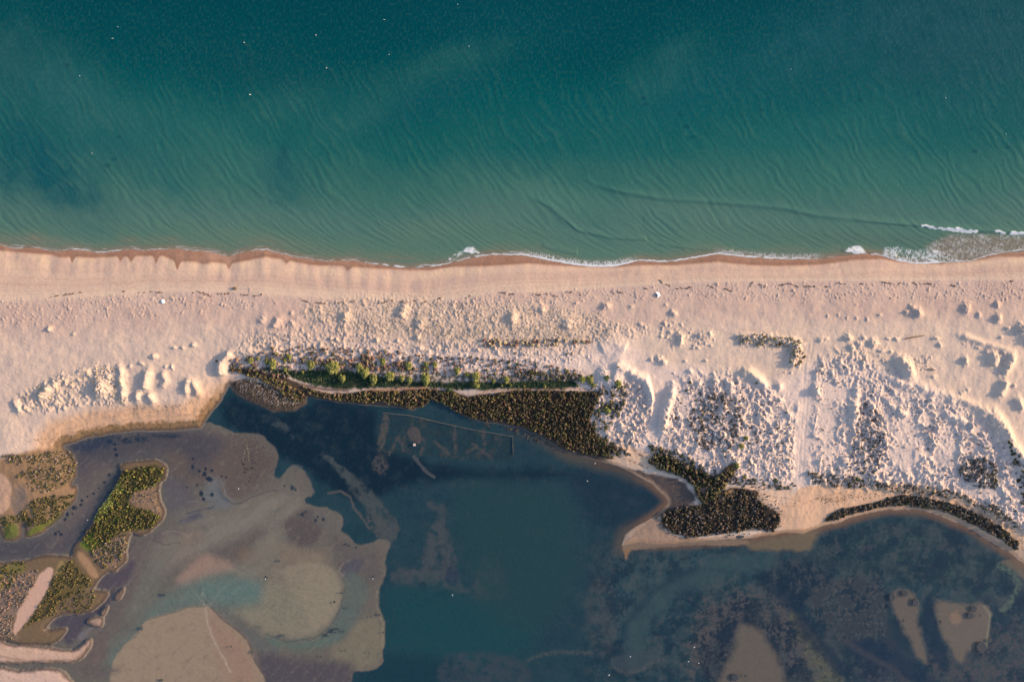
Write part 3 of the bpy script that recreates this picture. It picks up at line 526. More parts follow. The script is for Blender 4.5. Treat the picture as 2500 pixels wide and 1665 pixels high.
area([(2260,1600),(2360,1600),(2430,1540),(2560,1480),(2600,1720),(2280,1720)], bed(74, 70, 76), 40, 12, 6, .7, (NY + .3 * NF, -.12, .15))
area([(1720,1440),(1850,1430),(1960,1500),(2060,1680),(1960,1680),(1900,1560),(1800,1500),(1740,1560),(1700,1680),(1650,1600)], bed(82, 78, 80), 30, 12, 6, .7, (NY + .3 * NF, -.08, .16))
area([(2085,1555),(2200,1585),(2270,1640),(2300,1700),(2160,1640),(2080,1600)], bed(28, 46, 68), 30, 10, 5, .75)
area([(2255,1460),(2280,1455),(2290,1540),(2330,1630),(2300,1650),(2262,1560)], bed(30, 48, 66), 12, 6, 4, .8)
area([(2220,1610),(2175,1550),(2165,1480),(2175,1490),(2200,1540),(2240,1600)], bed(34, 54, 68), 14, 6, 4, .7)
strip([(1545,1610),(1568,1510),(1640,1436),(1750,1388),(1870,1368)], 22, bed(54, 76, 82), .65, 14, 6)
strip([(1500,1640),(1530,1520),(1600,1440),(1700,1385)], 8, bed(32, 54, 68), .5, 8, 6)
strip([(1895,1440),(1950,1490),(1990,1560),(2060,1640)], 16, bed(30, 46, 64), .7, 9, 6)
strip([(2050,1560),(2120,1600),(2190,1640),(2240,1700)], 7, bed(72, 70, 76), .5, 6, 6)
rest = (1 - rb) * (1 - sm(1600, 1700, X)) * (Y > 900); mixin(rest * sm(.05, .25, NY) * .2, bed(64, 72, 78)); mixin(rest * sm(.05, .25, -NY) * .25, bed(24, 42, 58))
# sand beds with round weed patches
area([(2172,1452),(2184,1444),(2210,1442),(2233,1450),(2241,1475),(2245,1520),(2253,1560),(2262,1600),(2266,1630),(2240,1600),(2222,1565),(2196,1520),(2182,1480)], bed(102, 92, 86), 15, 6, 4); area([(2284,1465),(2330,1470),(2380,1478),(2395,1472),(2412,1480),(2424,1500),(2420,1520),(2415,1560),(2408,1588),(2380,1588),(2362,1590),(2350,1622),(2330,1600),(2300,1540),(2288,1510)], bed(106, 95, 87), 15, 5, 4)
spots([(2335,1510,14,18)], bed(138, 112, 96), .7); strip([(2404,1480),(2420,1500),(2416,1530),(2410,1575)], 2.5, bed(128, 124, 108), .7, warp=1)
area([(1802,1525),(1825,1523),(1855,1535),(1890,1585),(1915,1640),(1920,1700),(1740,1720),(1765,1640),(1790,1600)], bed(102, 93, 86), 26, 6, 3, .95)
strip([(2440,1380),(2475,1400),(2490,1430),(2470,1470),(2450,1490)], 7, bed(92, 104, 92), .7, 4, 4, (NF, -.5, .2)); area([(2440,1372),(2465,1380),(2495,1410),(2520,1430),(2520,1380),(2480,1360)], bed(120, 104, 88), 12, 3, 2, .7)
# submerged shore sand
sh = np.maximum(dl, di); shr = sm(1480, 1600, X)
mixin(sm(-26, -2, sh) * shr * .9, bed(120, 90, 72)); mixin(sm(-40, -4, sh) * (1 - shr) * sm(1200, 1380, X) * .8, bed(92, 80, 72))
area([(1820,1340),(1840,1320),(1900,1312),(2000,1290),(1994,1310),(1985,1334),(1967,1344),(1900,1342)], bed(114, 98, 80), 14, 5, 3, .9)
area([(1517,1333),(1545,1300),(1590,1270),(1615,1262),(1620,1300),(1700,1320),(1830,1318),(1826,1330),(1738,1331),(1661,1324),(1616,1328),(1560,1335),(1535,1350),(1530,1372),(1522,1350)], bed(138, 106, 84), 6, 3, 2, .95)
area([(1440,1118),(1500,1135),(1560,1150),(1594,1160),(1640,1160),(1690,1200),(1690,1230),(1640,1242),(1628,1235),(1634,1226),(1625,1207),(1594,1180),(1540,1160),(1450,1140)], bed(82, 70, 66), 8, 4, 3, .9)
area([(560,935),(600,920),(640,935),(690,950),(740,970),(748,985),(720,1002),(670,1003),(640,990),(610,978),(575,960)], bed(56, 48, 44), 4, 2, 1, 1)
# sediment plumes
for q in ([(1290,1610),(1330,1598),(1380,1592),(1440,1594)],[(1500,1632),(1530,1645),(1555,1640),(1590,1620),(1618,1608)]):
    strip(q, 5, bed(100, 94, 92), .5, 5, 4, (NG + NF, -.6, .5))
area([(1480,1610),(1540,1590),(1610,1580),(1620,1605),(1560,1640),(1530,1646)], bed(66, 76, 84), 14, 6, 3, .6)
# --- the shallow flats of the left
FLATS = [(-60,1050),(160,1060),(500,1030),(531,1036),(577,1059),(628,1055),(670,1089),(679,1119),(666,1161),(681,1170),(696,1148),(717,1136),(743,1148),(772,1208),(743,1216),(743,1233),(798,1237),(832,1254),(838,1280),(827,1297),(857,1314),(874,1331),(908,1327),(929,1310),(955,1327),(942,1356),(942,1407),(921,1450),(921,1483),(942,1522),(933,1594),(940,1623),(895,1642),(857,1636),(849,1760),(-60,1760)]
area([(930,1445),(1000,1432),(1100,1445),(1250,1480),(1320,1560),(1250,1620),(1000,1610),(935,1590),(945,1520)], bed(29, 68, 75), 110, 20, 4, .95)
area([(1080,1180),(1250,1170),(1400,1200),(1420,1300),(1400,1480),(1300,1560),(1180,1500),(1130,1350)], bed(38, 66, 72), 90, 20, 6, .8); area([(930,1600),(1000,1600),(1150,1620),(1100,1700),(850,1700),(880,1640)], bed(24, 54, 68), 40, 10, 4, .8)
area([(1060,1590),(1300,1600),(1290,1700),(1080,1700)], bed(62, 70, 80), 24, 10, 5, .7, (NS, -.5, .2))
area(FLATS, bed(94, 90, 86), 5, 4, 2); s_flat = sm(-3, 3, sdf(FLATS, X, Y) + 5 * W1)
def farea(poly, c, soft=20, warp=9, fine=3, op=.85, noise=None):
    soft = soft * 1.9 + 4; s = sdf(chaikin(poly), X, Y, 60 + soft) + warp * W1 * 1.8 + fine * W2 * 2.4
    m = sm(-soft * .5, soft * .5, s) * op * s_flat
    if noise is not None: m = m * sm(noise[1], noise[2], noise[0])
    mixin(m, c)
farea([(400,1075),(530,1060),(640,1070),(680,1120),(660,1160),(620,1200),(560,1232),(540,1210),(490,1180),(430,1200),(400,1160)], bed(88, 78, 76), 24)
farea([(160,1075),(300,1050),(500,1045),(560,1085),(500,1130),(470,1175),(455,1110),(400,1100),(330,1115),(290,1125),(230,1190),(190,1260),(140,1290),(60,1320),(-60,1325),(-60,1372),(60,1368),(150,1352),(185,1340),(215,1290),(250,1230),(285,1170),(296,1140),(240,1180),(200,1200),(180,1130)], bed(70, 68, 76), 22, 6, 2, .95)
farea([(200,1150),(260,1120),(280,1150),(240,1210),(200,1270),(150,1320),(120,1345),(100,1330),(170,1270)], bed(92, 84, 84), 20, 6, 2, .7)
farea([(165,1085),(250,1060),(300,1062),(270,1090),(200,1110)], bed(40, 52, 72), 12, 6, 3, .8); farea([(285,1066),(300,1060),(360,1058),(365,1078),(300,1085)], bed(22, 42, 62), 8, 5, 5, .9, (NF + .3 * NG, -.5, .1))
farea([(370,1060),(440,1062),(435,1068),(375,1066)], bed(22, 42, 62), 5, 2, 2, .9)
farea([(282,1141),(237,1214),(220,1263),(200,1284),(185,1320),(212,1304),(231,1263),(251,1231),(282,1194),(298,1150),(330,1142)], bed(44, 54, 66), 10, 3, 2, .95); farea([(286,1128),(330,1118),(380,1112),(415,1140),(410,1175),(395,1180),(300,1150)], bed(74, 74, 80), 12)
farea([(400,1150),(460,1180),(480,1240),(440,1260),(400,1250),(395,1200)], bed(82, 80, 88), 20, 6, 2, .7)
farea([(420,1260),(480,1245),(560,1235),(640,1215),(700,1190),(742,1200),(742,1240),(720,1290),(700,1330),(600,1350),(500,1330),(460,1290)], bed(106, 102, 96), 26); farea([(500,1170),(540,1175),(545,1225),(580,1232),(540,1245),(500,1235)], bed(98, 102, 106), 14)
farea([(370,1310),(420,1290),(460,1300),(420,1320),(375,1328)], bed(78, 72, 82), 8, 4, 2, .8); farea([(430,1275),(480,1250),(500,1258),(450,1280)], bed(62, 66, 86), 6, 4, 2, .7)
farea([(395,1300),(430,1300),(470,1280),(500,1300),(460,1370),(400,1400),(360,1380)], bed(116, 104, 96), 20)
farea([(470,1370),(500,1350),(560,1370),(580,1395),(500,1410),(450,1430),(420,1420)], bed(140, 116, 106), 12, 5, 2, .85); farea([(600,1300),(650,1290),(640,1330),(600,1370),(540,1360),(520,1350)], bed(86, 80, 80), 20, 8, 3, .8)
farea([(590,1340),(615,1340),(625,1370),(570,1375)], bed(104, 88, 80), 14); farea([(690,1270),(740,1240),(800,1255),(790,1290),(770,1330),(735,1342),(705,1325),(692,1300)], bed(80, 74, 76), 8, 4, 2, .85)
farea([(670,1320),(700,1330),(735,1345),(800,1340),(800,1400),(690,1390)], bed(118, 106, 94), 18); farea([(800,1300),(850,1330),(930,1340),(930,1430),(850,1430),(830,1390),(820,1340)], bed(86, 82, 82), 18); farea([(835,1380),(880,1360),(880,1400),(840,1415)], bed(74, 74, 86), 12)
farea([(745,1240),(830,1255),(830,1300),(790,1300)], bed(94, 92, 90), 14, 5, 2, .8)
farea([(340,1540),(350,1500),(380,1470),(450,1432),(520,1405),(620,1398),(690,1440),(680,1480),(600,1495),(520,1480),(440,1485),(390,1505),(340,1560),(290,1620),(262,1640),(262,1590)], bed(90, 108, 104), 34, 8, 2, .85); farea([(470,1440),(540,1415),(620,1410),(640,1460),(540,1470)], bed(84, 108, 106), 24, 6, 3, .5)
farea([(330,1400),(420,1300),(440,1330),(400,1400),(380,1450),(340,1500),(300,1520)], bed(100, 100, 94), 24, 8, 3, .7)
farea([(640,1410),(720,1385),(800,1385),(838,1440),(828,1485),(800,1530),(760,1560),(700,1562),(640,1545),(590,1505),(560,1490),(640,1480)], bed(122, 116, 102), 18, 4, 2, .9)
farea([(620,1400),(700,1380),(800,1390),(780,1420),(700,1440),(650,1430)], bed(118, 108, 98), 20); farea([(640,1550),(700,1568),(770,1566),(820,1530),(850,1470),(870,1480),(850,1540),(820,1575),(740,1590),(660,1580)], bed(82, 100, 94), 12, 4, 2, .85)
farea([(860,1520),(920,1500),(940,1560),(930,1620),(880,1640),(820,1620),(800,1590),(850,1560)], bed(112, 106, 92), 16); strip([(922,1445),(920,1480),(936,1520),(934,1580)], 4, bed(122, 112, 98), .6)
farea([(510,1480),(545,1510),(580,1538),(610,1568),(620,1590),(700,1600),(640,1560),(570,1510)], bed(88, 92, 92), 10, 4, 2, .8)
farea([(615,1590),(680,1600),(760,1615),(830,1615),(870,1620),(850,1760),(640,1760)], bed(74, 70, 78), 16, 6, 2, .9)
MOUND = [(330,1552),(351,1512),(399,1502),(458,1482),(500,1479),(514,1483),(543,1513),(577,1538),(607,1568),(615,1606),(637,1640),(650,1680),(650,1760),(262,1760),(265,1640),(285,1590)]
area(MOUND, bed(136, 120, 104), 6, 4, 2, 1); farea([(500,1490),(560,1530),(600,1570),(625,1640),(640,1760),(560,1760),(540,1620),(500,1540)], bed(136, 112, 98), 24, 5, 2, .8)
strip([(492,1450),(495,1470),(500,1510),(515,1560),(540,1605),(560,1640)], 2.2, bed(150, 136, 124), .5, 2.4, 6, (NF + .5 * NG, -.5, .3))
farea([(230,1540),(262,1560),(262,1600),(240,1640),(200,1650),(190,1630),(215,1600)], bed(96, 84, 82), 14); farea([(250,1380),(330,1320),(370,1300),(340,1420),(310,1470),(260,1560),(235,1540),(290,1450)], bed(92, 82, 84), 20, 5, 2, .7)
farea([(110,1515),(160,1500),(220,1498),(260,1460),(280,1470),(215,1510),(200,1540),(170,1580),(150,1570),(150,1540)], bed(70, 66, 78), 8, 4, 2, .9); farea([(190,1555),(205,1540),(215,1548),(195,1575)], bed(104, 98, 104), 8, 3, 2, .8)
farea([(232,1410),(260,1396),(282,1402),(330,1360),(320,1410),(280,1440),(240,1438)], bed(74, 68, 78), 6, 3, 2, .9); farea([(262,1650),(150,1630),(250,1620),(300,1640)], bed(90, 84, 84), 10)
dg = fbm(X * .7 + Y * .7, (X - Y) * .25, 13, 4, 7, .65)
mixin(s_flat * sm(.1, .6, dg) * .28, bed(72, 72, 72)); mixin(s_flat * sm(.1, .6, -dg) * .22, bed(132, 124, 112))
fan = np.arctan2(Y - 1440, X - 600); fs = perlin(fan * 16, np.hypot(X - 600, Y - 1440) / 50., 5) + .5 * perlin(fan * 34, np.hypot(X - 600, Y - 1440) / 30., 6)
mixin(s_flat * sm(.05, .7, fs) * .28 * sm(-40, 10, sdf([(640,1410),(720,1385),(800,1385),(838,1440),(828,1485),(800,1530),(760,1560),(700,1562),(640,1545)], X, Y, 60)), bed(88, 92, 86))
cr = np.abs(perlin((X + 6 * W2) / 9., (Y + 6 * W1) / 7., 9)); mixin(s_flat * (1 - sm(0, .12, cr)) * .16 * sm(-30, 30, sdf([(430,1400),(560,1400),(700,1400),(700,1520),(560,1500),(430,1500)], X, Y, 60)), bed(50, 66, 66))
spots([(605 + 22 * math.sin(i * 2.4) * (.3 + i / 60.), 1105 + i * 1.1 + 14 * math.cos(i * 1.7), .8 + (i % 4) * .5) for i in range(60)], bed(40, 42, 46), .8, .5)
spots([(600 + 12 * math.sin(i * 3.1), 1082 + i * 2.6, .8 + (i % 2) * .4) for i in range(18)], alb(190, 160, 120), .8, .3)
area([(560,1050),(640,1060),(680,1120),(660,1160),(600,1140),(560,1100)], bed(48, 46, 50), 24, 8, 4, .6, (NG + .5 * NF, .25, .6))
farea([(838,1400),(872,1395),(905,1440),(880,1500),(850,1545),(805,1568),(800,1535),(828,1490),(842,1440)], bed(84, 94, 92), 8, 4, 2, .8)
farea([(690,1385),(740,1372),(800,1380),(822,1392),(838,1438),(826,1488),(800,1528),(762,1556),(740,1480),(700,1430)], bed(130, 121, 106), 6, 3, 2, .6)
farea([(560,1240),(620,1225),(700,1195),(735,1205),(715,1260),(640,1270),(600,1300),(520,1330),(440,1380),(400,1400),(430,1340),(500,1280)], bed(118, 112, 104), 14, 8, 4, .6, (fbm(X * .6 + Y, X * .3, 30, 4, 2, .6), -.25, .2))
farea([(620,1330),(660,1300),(690,1330),(670,1390),(600,1420),(560,1400)], bed(116, 110, 100), 14, 8, 4, .6)
def curve(pts, wd, c_, op, soft=1.2, nz=(-.7, -.1)): strip(pts, wd, c_, op, soft, 4, (NF + .3 * NG, nz[0], nz[1]))
curve([(536,1200),(548,1220),(566,1231),(590,1227),(616,1215),(650,1202),(676,1196)], 1.4, bed(70, 68, 72), .7)
curve([(530,1195),(542,1214),(556,1226)], 2.5, bed(72, 86, 100), .7); curve([(546,1195),(552,1212),(566,1222)], 1.4, bed(124, 124, 124), .5)
curve([(840,1442),(830,1488),(804,1532),(764,1560),(702,1566),(650,1550)], 2.4, bed(78, 84, 84), .7)
curve([(838,1375),(826,1392),(838,1408)], 1.5, bed(130, 120, 110), .5); curve([(690,1270),(698,1318),(724,1338),(752,1342),(786,1335)], 1.4, bed(104, 96, 90), .5)
curve([(455,1255),(480,1246),(500,1243),(520,1238)], 2.2, bed(60, 64, 84), .7); curve([(455,1228),(470,1224),(482,1226)], 1.2, bed(128, 120, 122), .5)
curve([(395,1302),(420,1296),(445,1300),(460,1312)], 2, bed(132, 120, 112), .5); curve([(372,1320),(400,1330),(440,1326)], 1.5, bed(70, 64, 74), .5)
curve([(470,1442),(486,1462),(500,1478),(520,1470),(530,1450),(552,1430)], 1.0, bed(130, 132, 126), .35); curve([(494,1440),(500,1460),(496,1478)], 1.0, bed(130, 130, 124), .3); curve([(480,1470),(500,1482),(516,1476)], 1.0, bed(130, 130, 124), .3)
curve([(500,1480),(505,1520),(522,1566),(545,1606),(562,1642)], 2.2, bed(156, 142, 128), .6); curve([(330,1555),(350,1515),(398,1504),(458,1484),(500,1480)], 1.6, bed(84, 88, 84), .6); curve([(514,1484),(543,1514),(577,1539),(607,1569),(616,1606),(638,1641)], 2.4, bed(80, 74, 74), .6)
curve([(285,1590),(300,1572),(330,1556)], 1.6, bed(90, 92, 88), .6); curve([(236,1400),(262,1388),(300,1360),(330,1318)], 3, bed(66, 62, 70), .6); curve([(300,1440),(330,1400),(352,1350),(372,1310)], 2, bed(112, 98, 96), .5)
curve([(200,1500),(240,1490),(262,1462),(275,1440)], 4, bed(66, 62, 72), .8); curve([(190,1556),(206,1542),(230,1530),(245,1540)], 3, bed(110, 104, 110), .6)
for q in range(26):
    t0 = -.55 + q * .045; r0 = 40 + 60 * ((q * 37) % 11) / 11.; r1 = r0 + 60 + 70 * ((q * 53) % 7) / 7.
    curve([(600 + r * math.cos(t0 + .0012 * r), 1440 + r * math.sin(t0 + .0012 * r)) for r in (r0, (r0 + r1) / 2, r1)], .9, bed(92, 94, 86), .45, 1, (-.4, .1))
# mottling of the flats and dark weed flecks
mixin(s_flat * sm(.05, .6, NS) * .16, bed(66, 66, 70)); mixin(s_flat * sm(.1, .6, fbm(X + Y, Y - X, 16, 3, 8)) * .12, bed(134, 124, 110))
rp = np.sin((X * .5 + Y * .9 + 12 * W1) / 3.2); mixin(s_flat * sm(.3, 1, rp) * .05 * sm(-.2, .4, NS), bed(60, 66, 66))  # faint diagonal caustic ripples painted into the bed colour
mixin(sm(.35, .6, NF) * .25 * (1 - s_flat), bed(70, 78, 84)); mixin(sm(.5, .8, NG + .5 * NF) * .16 * (1 - s_flat), bed(86, 92, 96))
spots([(283,1110,5,6),(281,1097,4),(279,1085,4),(268,1078,4),(262,1078,3),(265,1160,4),(253,1178,4),(240,1192,3),(228,1205,3),(212,1212,3),(200,1222,4),(197,1232,4),(181,1240,7,6),(165,1255,5,6),(177,1254,3),(158,1268,4),(148,1305,4),(143,1298,3),(135,1303,4),(226,1205,3)], bed(26, 42, 60), .9)
area([(560,985),(640,1005),(700,1012),(690,1050),(640,1090),(600,1060)], bed(30, 46, 60), 14, 6, 4, .0)
spots([(468,1142,4),(485,1150,4),(497,1158,6),(505,1168,5),(512,1170,7),(500,1145,4),(515,1150,4),(540,1163,3),(550,1165,3),(490,1205,5,8),(496,1218,5),(516,1208,5),(480,1185,3),(455,1190,3),(470,1120,3),(468,1137,3)], bed(24, 40, 58), .9)
spots([(712,1190,5,7),(720,1196,4),(738,1256,4,6),(769,1271,5),(788,1268,4,5),(775,1262,3),(745,1250,3),(733,1258,3),(693,1186,3),(843,1329,3),(838,1330,2),(850,1333,3),(868,1337,3)], bed(34, 50, 64), .85)
fl_ = (s_flat * .22)[..., None] * np.array([1.3, .95, .75]); C *= 1 + fl_
C = Csave; C[:] = C * (1 - under[..., None]) + LB * under[..., None]
area([(560,935),(600,920),(640,935),(690,950),(740,970),(752,985),(722,1006),(670,1008),(640,994),(605,982),(570,962)], alb(66, 54, 46), 4, 1, 1, 1, (NG + NF + 1.2, .2, 1.4))
mud = (1 - sm(6, 16, dl + 3 * W2)) * sm(555, 575, X) * (1 - sm(1460, 1500, X)) * (Y > 900) * (dl > -30); mixin(mud * (1 - under) * .9, alb(72, 62, 56))
area([(1490,1135),(1560,1150),(1598,1158),(1640,1162),(1680,1185),(1700,1215),(1680,1236),(1640,1244),(1615,1262),(1590,1262),(1625,1240),(1634,1226),(1625,1205),(1594,1178),(1545,1150)], alb(84, 72, 68), 8, 4, 3, .95)
area([(1517,1335),(1545,1300),(1590,1270),(1615,1262),(1620,1300),(1700,1318),(1830,1314),(1826,1330),(1661,1330),(1530,1345)], alb(148, 116, 94), 6, 3, 2, .8)
edge = np.maximum(dl, di) + 1.5 * W2
rim = (1 - sm(2, 10, edge)) * (1 - under) * (Y > 880)
mixin(rim * (1 - sm(1450, 1550, X)) * .85, alb(88, 74, 66)); mixin(rim * sm(1450, 1550, X) * .7, alb(158, 122, 96))
# sea bed beyond the swash
seab = 1 - sm(-30, 0, ds); C[:] = C * (1 - seab[..., None]) + alb(90, 100, 85) * seab[..., None]
V = np.stack([wx(X), wy(Y), H], -1).reshape(-1, 3)
ground = mesh_np('ground', V, grid_faces(len(AX), len(AY)), C.reshape(-1, 3), M_ground)
tag(ground, kind='structure')
def h_at(x, y):
    i = np.clip(np.searchsorted(AX, x), 1, len(AX) - 1); j = np.clip(np.searchsorted(AY, y), 1, len(AY) - 1)
    return H[j, i]
# ------------------------------------------------------------------ lagoon water
lw = mesh_np('lagoon_water', [(-3200, -3300, 0), (3300, -3300, 0), (3300, wy(880), 0), (-3200, wy(880), 0)], [(0, 1, 2, 3)], None, M_water)
tag(lw, kind='structure')
# ------------------------------------------------------------------ the sea
SX = axis(-60, 2560, 2.4, -32000, 34000); SY = np.r_[axis(-60, 540, 3.2, -33000, 500)[:-1], np.arange(540, 676, 1.5)]
SY = SY[np.r_[True, np.diff(SY) > .4]]
X, Y = np.meshgrid(SX, SY)
W1 = fbm(X, Y, 45, 4, 1); W2 = fbm(X, Y, 14, 3, 5); W3 = fbm(X, Y, 200, 3, 9)
shore = sea_y(X) + 2.5 * W2
dist = shore - Y                                   # px out to sea
yy = np.linspace(-60, 700, 400); dd = 630 - yy
cot = np.interp(dd, [0, 30, 90, 200, 400, 700], [2.6, 1.9, 1.05, .72, .55, .5])
G = np.r_[0, np.cumsum((cot[1:] + cot[:-1]) * .5 * np.diff(yy))]
c = X - np.interp(Y, yy, G) + 5 * W1 + 16 * W3                    # label of the crest that passes here
wob = 2.6 * perlin(c / 70., Y / 110., 5) + 1.7 * perlin(c / 28., Y / 42., 8)
sw = (1.0 * np.sin(c / 24. * 6.283 + 1.7 * wob) * (.35 + .65 * sm(-.3, .4, fbm(c, Y * .7, 80, 2, 10) + .1)) + .35 * np.sin(c / 15. * 6.283 + 2.0 * wob + 1) * sm(-.2, .5, fbm(c, Y * .6, 60, 2, 3)) + .7 * perlin(c / 17, Y / 45., 2) + .3 * perlin(c / 34., Y / 90., 4)) * (.75 + .5 * fbm(X, Y, 90, 2, 12))
amp = np.interp(dist, [0, 20, 80, 220, 420, 700], [.01, .026, .038, .034, .020, .009])
Z = amp * sw
Z += .012 * perlin(X / 5., Y / 9., 3) * sm(0, 20, dist)
calm = np.clip(np.hypot(X - 1250, Y - 300) / 3000., 0, 1); Z *= 1 - sm(.8, 1, calm)
for pts, hh in (([(1400,425),(1462,456),(1515,470),(1621,488),(1728,494),(1800,500),(1913,510),(1993,528),(2099,539),(2184,547),(2248,552),(2380,564),(2428,566),(2520,571)], .26),
                ([(1290,480),(1340,504),(1409,563),(1489,581),(1547,585)], .16), ([(1320,600),(1360,610),(1380,617)], .1), ([(2050,612),(2115,619),(2160,630)], .12),
                ([(1600,596),(1700,608),(1760,612)], .10), ([(560,420),(640,480),(690,500)], .05), ([(1700,600),(1660,560),(1600,540)], .04)):
    d, r = dline(pts, X, Y, 40); P = np.array(pts, float); yl = np.interp(X, P[:, 0], P[:, 1]) if P[0, 0] < P[-1, 0] else Y
    s = Y - yl                                     # steep face towards the shore
    prof = np.where(s < 0, np.exp(-(s / 9.) ** 2), np.exp(-(s / 2.6) ** 2))
    Z += hh * prof * (d < 30) * sm(0, .12, r) * (1 - .0 * r)
Z = np.where(dist < 6, Z * sm(-2, 6, dist), Z)
# colour of the turbid water
C = np.empty(X.shape + (3,))
stops = [(-5, (134,110,92)), (4, (124,114,98)), (14, (100,116,100)), (34, (86,116,103)), (90, (80,114,105)), (170, (62,106,99)), (270, (32,92,90)), (380, (18,84,87)), (500, (6,72,79)), (700, (2,66,76))]
dsm = dist + 30 * W3 + 14 * W1
for k in range(3):
    C[..., k] = -[.006, .007, .008][k] / K[k] * sm(0, 60, dist) + np.interp(np.where(dist < 20, dist, dsm), [s[0] for s in stops], [alb(*s[1])[k] for s in stops])
C *= np.array([1.10, 1.06, 1.02])
def mixin(mask, c_):
    m = mask[..., None]; C[:] = C * (1 - m) + np.asarray(c_) * m
def cloud(x, y, rx, ry, ang, col, op):
    a = R(ang); u = ((X - x) * math.cos(a) + (Y - y) * math.sin(a)) / rx; v = (-(X - x) * math.sin(a) + (Y - y) * math.cos(a)) / ry
    mixin(np.exp(-(u * u + v * v) + .8 * W1) .clip(0, 1) * op, alb(*col))
dk = (8, 78, 86); lt = (64, 116, 101)
for q in ((60,380,110,110,50,dk,.75),(150,440,120,60,40,dk,.8),(290,360,70,60,40,dk,.35),(400,430,90,50,35,(24,92,92),.5),(690,440,60,70,-60,dk,.6),(690,380,12,30,20,(6,66,82),.6),(560,130,400,70,10,(6,72,78),.6),
          (620,180,160,80,0,(6,72,78),.5),(1040,220,170,60,-25,(10,78,84),.6),(960,250,140,60,-20,(12,82,86),.6),(1240,60,260,90,0,(8,74,82),.5),(1330,330,150,60,-20,(16,88,90),.5),(1700,230,160,60,-35,(14,84,90),.45),
          (1560,320,120,50,-20,(22,92,92),.4),(160,230,90,160,-30,(46,98,96),.6),(330,300,160,60,30,(48,100,96),.5),(700,260,130,50,-10,(44,98,94),.45),(560,370,160,60,40,(52,106,98),.5),(850,300,140,40,-30,(46,100,94),.4),(1100,150,160,40,-15,(34,92,90),.6),
          (1620,170,130,60,-40,(40,96,96),.5),(2350,80,350,180,0,(38,84,92),.6),(2000,330,300,60,-10,(40,100,96),.4),(2150,420,300,60,0,(56,110,100),.4),(1950,130,200,90,-20,(30,88,94),.5),(20,160,60,120,0,(42,92,92),.6),
          (1050,560,120,30,-5,(96,120,102),.5),(550,570,90,25,0,(100,122,104),.45),(1350,480,120,30,15,(78,120,104),.5),(1750,530,260,30,6,(88,118,104),.5),(2150,590,260,18,3,(84,108,96),.6),(100,590,140,14,5,(116,120,104),.5),(700,590,120,14,5,(104,120,102),.4)):
    cloud(*q)
mixin(sm(.0, 1.3, sw) * sm(20, 60, dist) * (1 - sm(300, 600, dist)) * .15, alb(92, 128, 104))  # swell shading strengthened in the colour: paler crests here, darker troughs next
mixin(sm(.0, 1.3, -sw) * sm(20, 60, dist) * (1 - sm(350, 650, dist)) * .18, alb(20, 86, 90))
mixin(sm(-.2, .8, fbm(X, Y * .6, 5, 2, 6)) * .12, alb(110, 130, 110)); mixin(sm(.3, .9, W3) * .3 * sm(250, 400, dist), alb(30, 86, 90))
for x, y, r1, a in ((262,405,9,0),(277,390,7,60),(290,335,5,0),(165,160,8,0),(1677,310,9,0),(1690,335,6,0),(1570,240,9,30),(1575,255,7,-30),(1660,280,6,0),(1815,280,5,0),(2100,245,7,0),(2240,230,8,0),(2380,370,8,0),(2370,315,7,-30),(2460,360,8,0),(1970,416,4,0),(1680,70,8,0),(1400,280,5,0),(1475,305,4,0),(1220,200,4,0),(2100,225,4,0),(1860,270,6,0)):
    u = (X - x) / r1; v = (Y - y) / (r1 * .6); mixin((1 - sm(.5, 1.3, np.hypot(u, v) + .5 * W2)) * .45, alb(10, 62, 76))
# foam
sp = perlin(X / 2.6, Y / 3.4, 5) + .7 * perlin(X / 7.5, Y / 9., 9) + .5 * perlin(X / 30., Y / 25., 11)
foam = np.zeros(X.shape)
def fline(pts, wd, sharp=1.):
    global foam
    d, r = dline(pts, X + 2.0 * perlin(X / 7, Y / 7, 3), Y + 2.6 * perlin(X / 9, Y / 9, 4), wd * 3 + 5); foam = np.maximum(foam, sharp * (1 - sm(wd * .6, wd * 1.15, d)))
fline([(2250,552),(2262,552),(2284,558)], 3.2); fline([(2291,557),(2310,560),(2335,563),(2360,566),(2384,566)], 3.6); fline([(2430,565),(2440,566),(2452,570)], 3.2); fline([(2468,569),(2482,570),(2520,571)], 4.5); fline([(2335,560),(2345,562)], 5)
def ftri(poly, dens, top=1.):
    global foam
    s = sdf(poly, X, Y, 20) + 3 * W2; foam = np.maximum(foam, top * sm(-2, 3, s) * sm(-dens - .35, -dens + .45, sp))
ftri([(2062,614),(2072,605),(2085,600),(2100,601),(2112,612),(2116,620),(2090,617)], .55); fline([(2066,614),(2090,617),(2114,620)], 2.4)
ftri([(1130,612),(1140,604),(1155,604),(1166,614),(1150,618)], .5); fline([(1133,613),(1150,616),(1168,617)], 2)
ftri([(1090,640),(1100,620),(1130,612),(1135,618),(1110,632)], -.35)
fline([(2127,621),(2148,624)], 2.2, .9); fline([(2148,624),(2180,634),(2212,640),(2240,644),(2262,643),(2290,640)], 3.4); fline([(2290,640),(2330,640),(2370,637),(2395,628),(2440,617),(2500,610)], 1.2, .7)
ftri([(2150,622),(2160,603),(2175,606),(2190,600),(2205,607),(2240,612),(2262,605),(2290,612),(2330,625),(2350,640),(2260,644),(2200,637)], -.05, .75)
ftri([(2262,600),(2290,585),(2320,572),(2400,572),(2500,576),(2560,590),(2560,612),(2440,616),(2360,636),(2300,632),(2270,615)], -.2, .38)
mixin(sm(-10, 14, sdf([(2262,600),(2290,585),(2320,572),(2400,572),(2500,576),(2560,590),(2560,612),(2440,616),(2360,640),(2300,632),(2270,615)], X, Y, 30)) * .75, alb(134, 118, 102))
fline([(2250,627),(2275,635),(2290,640)], 1.6)
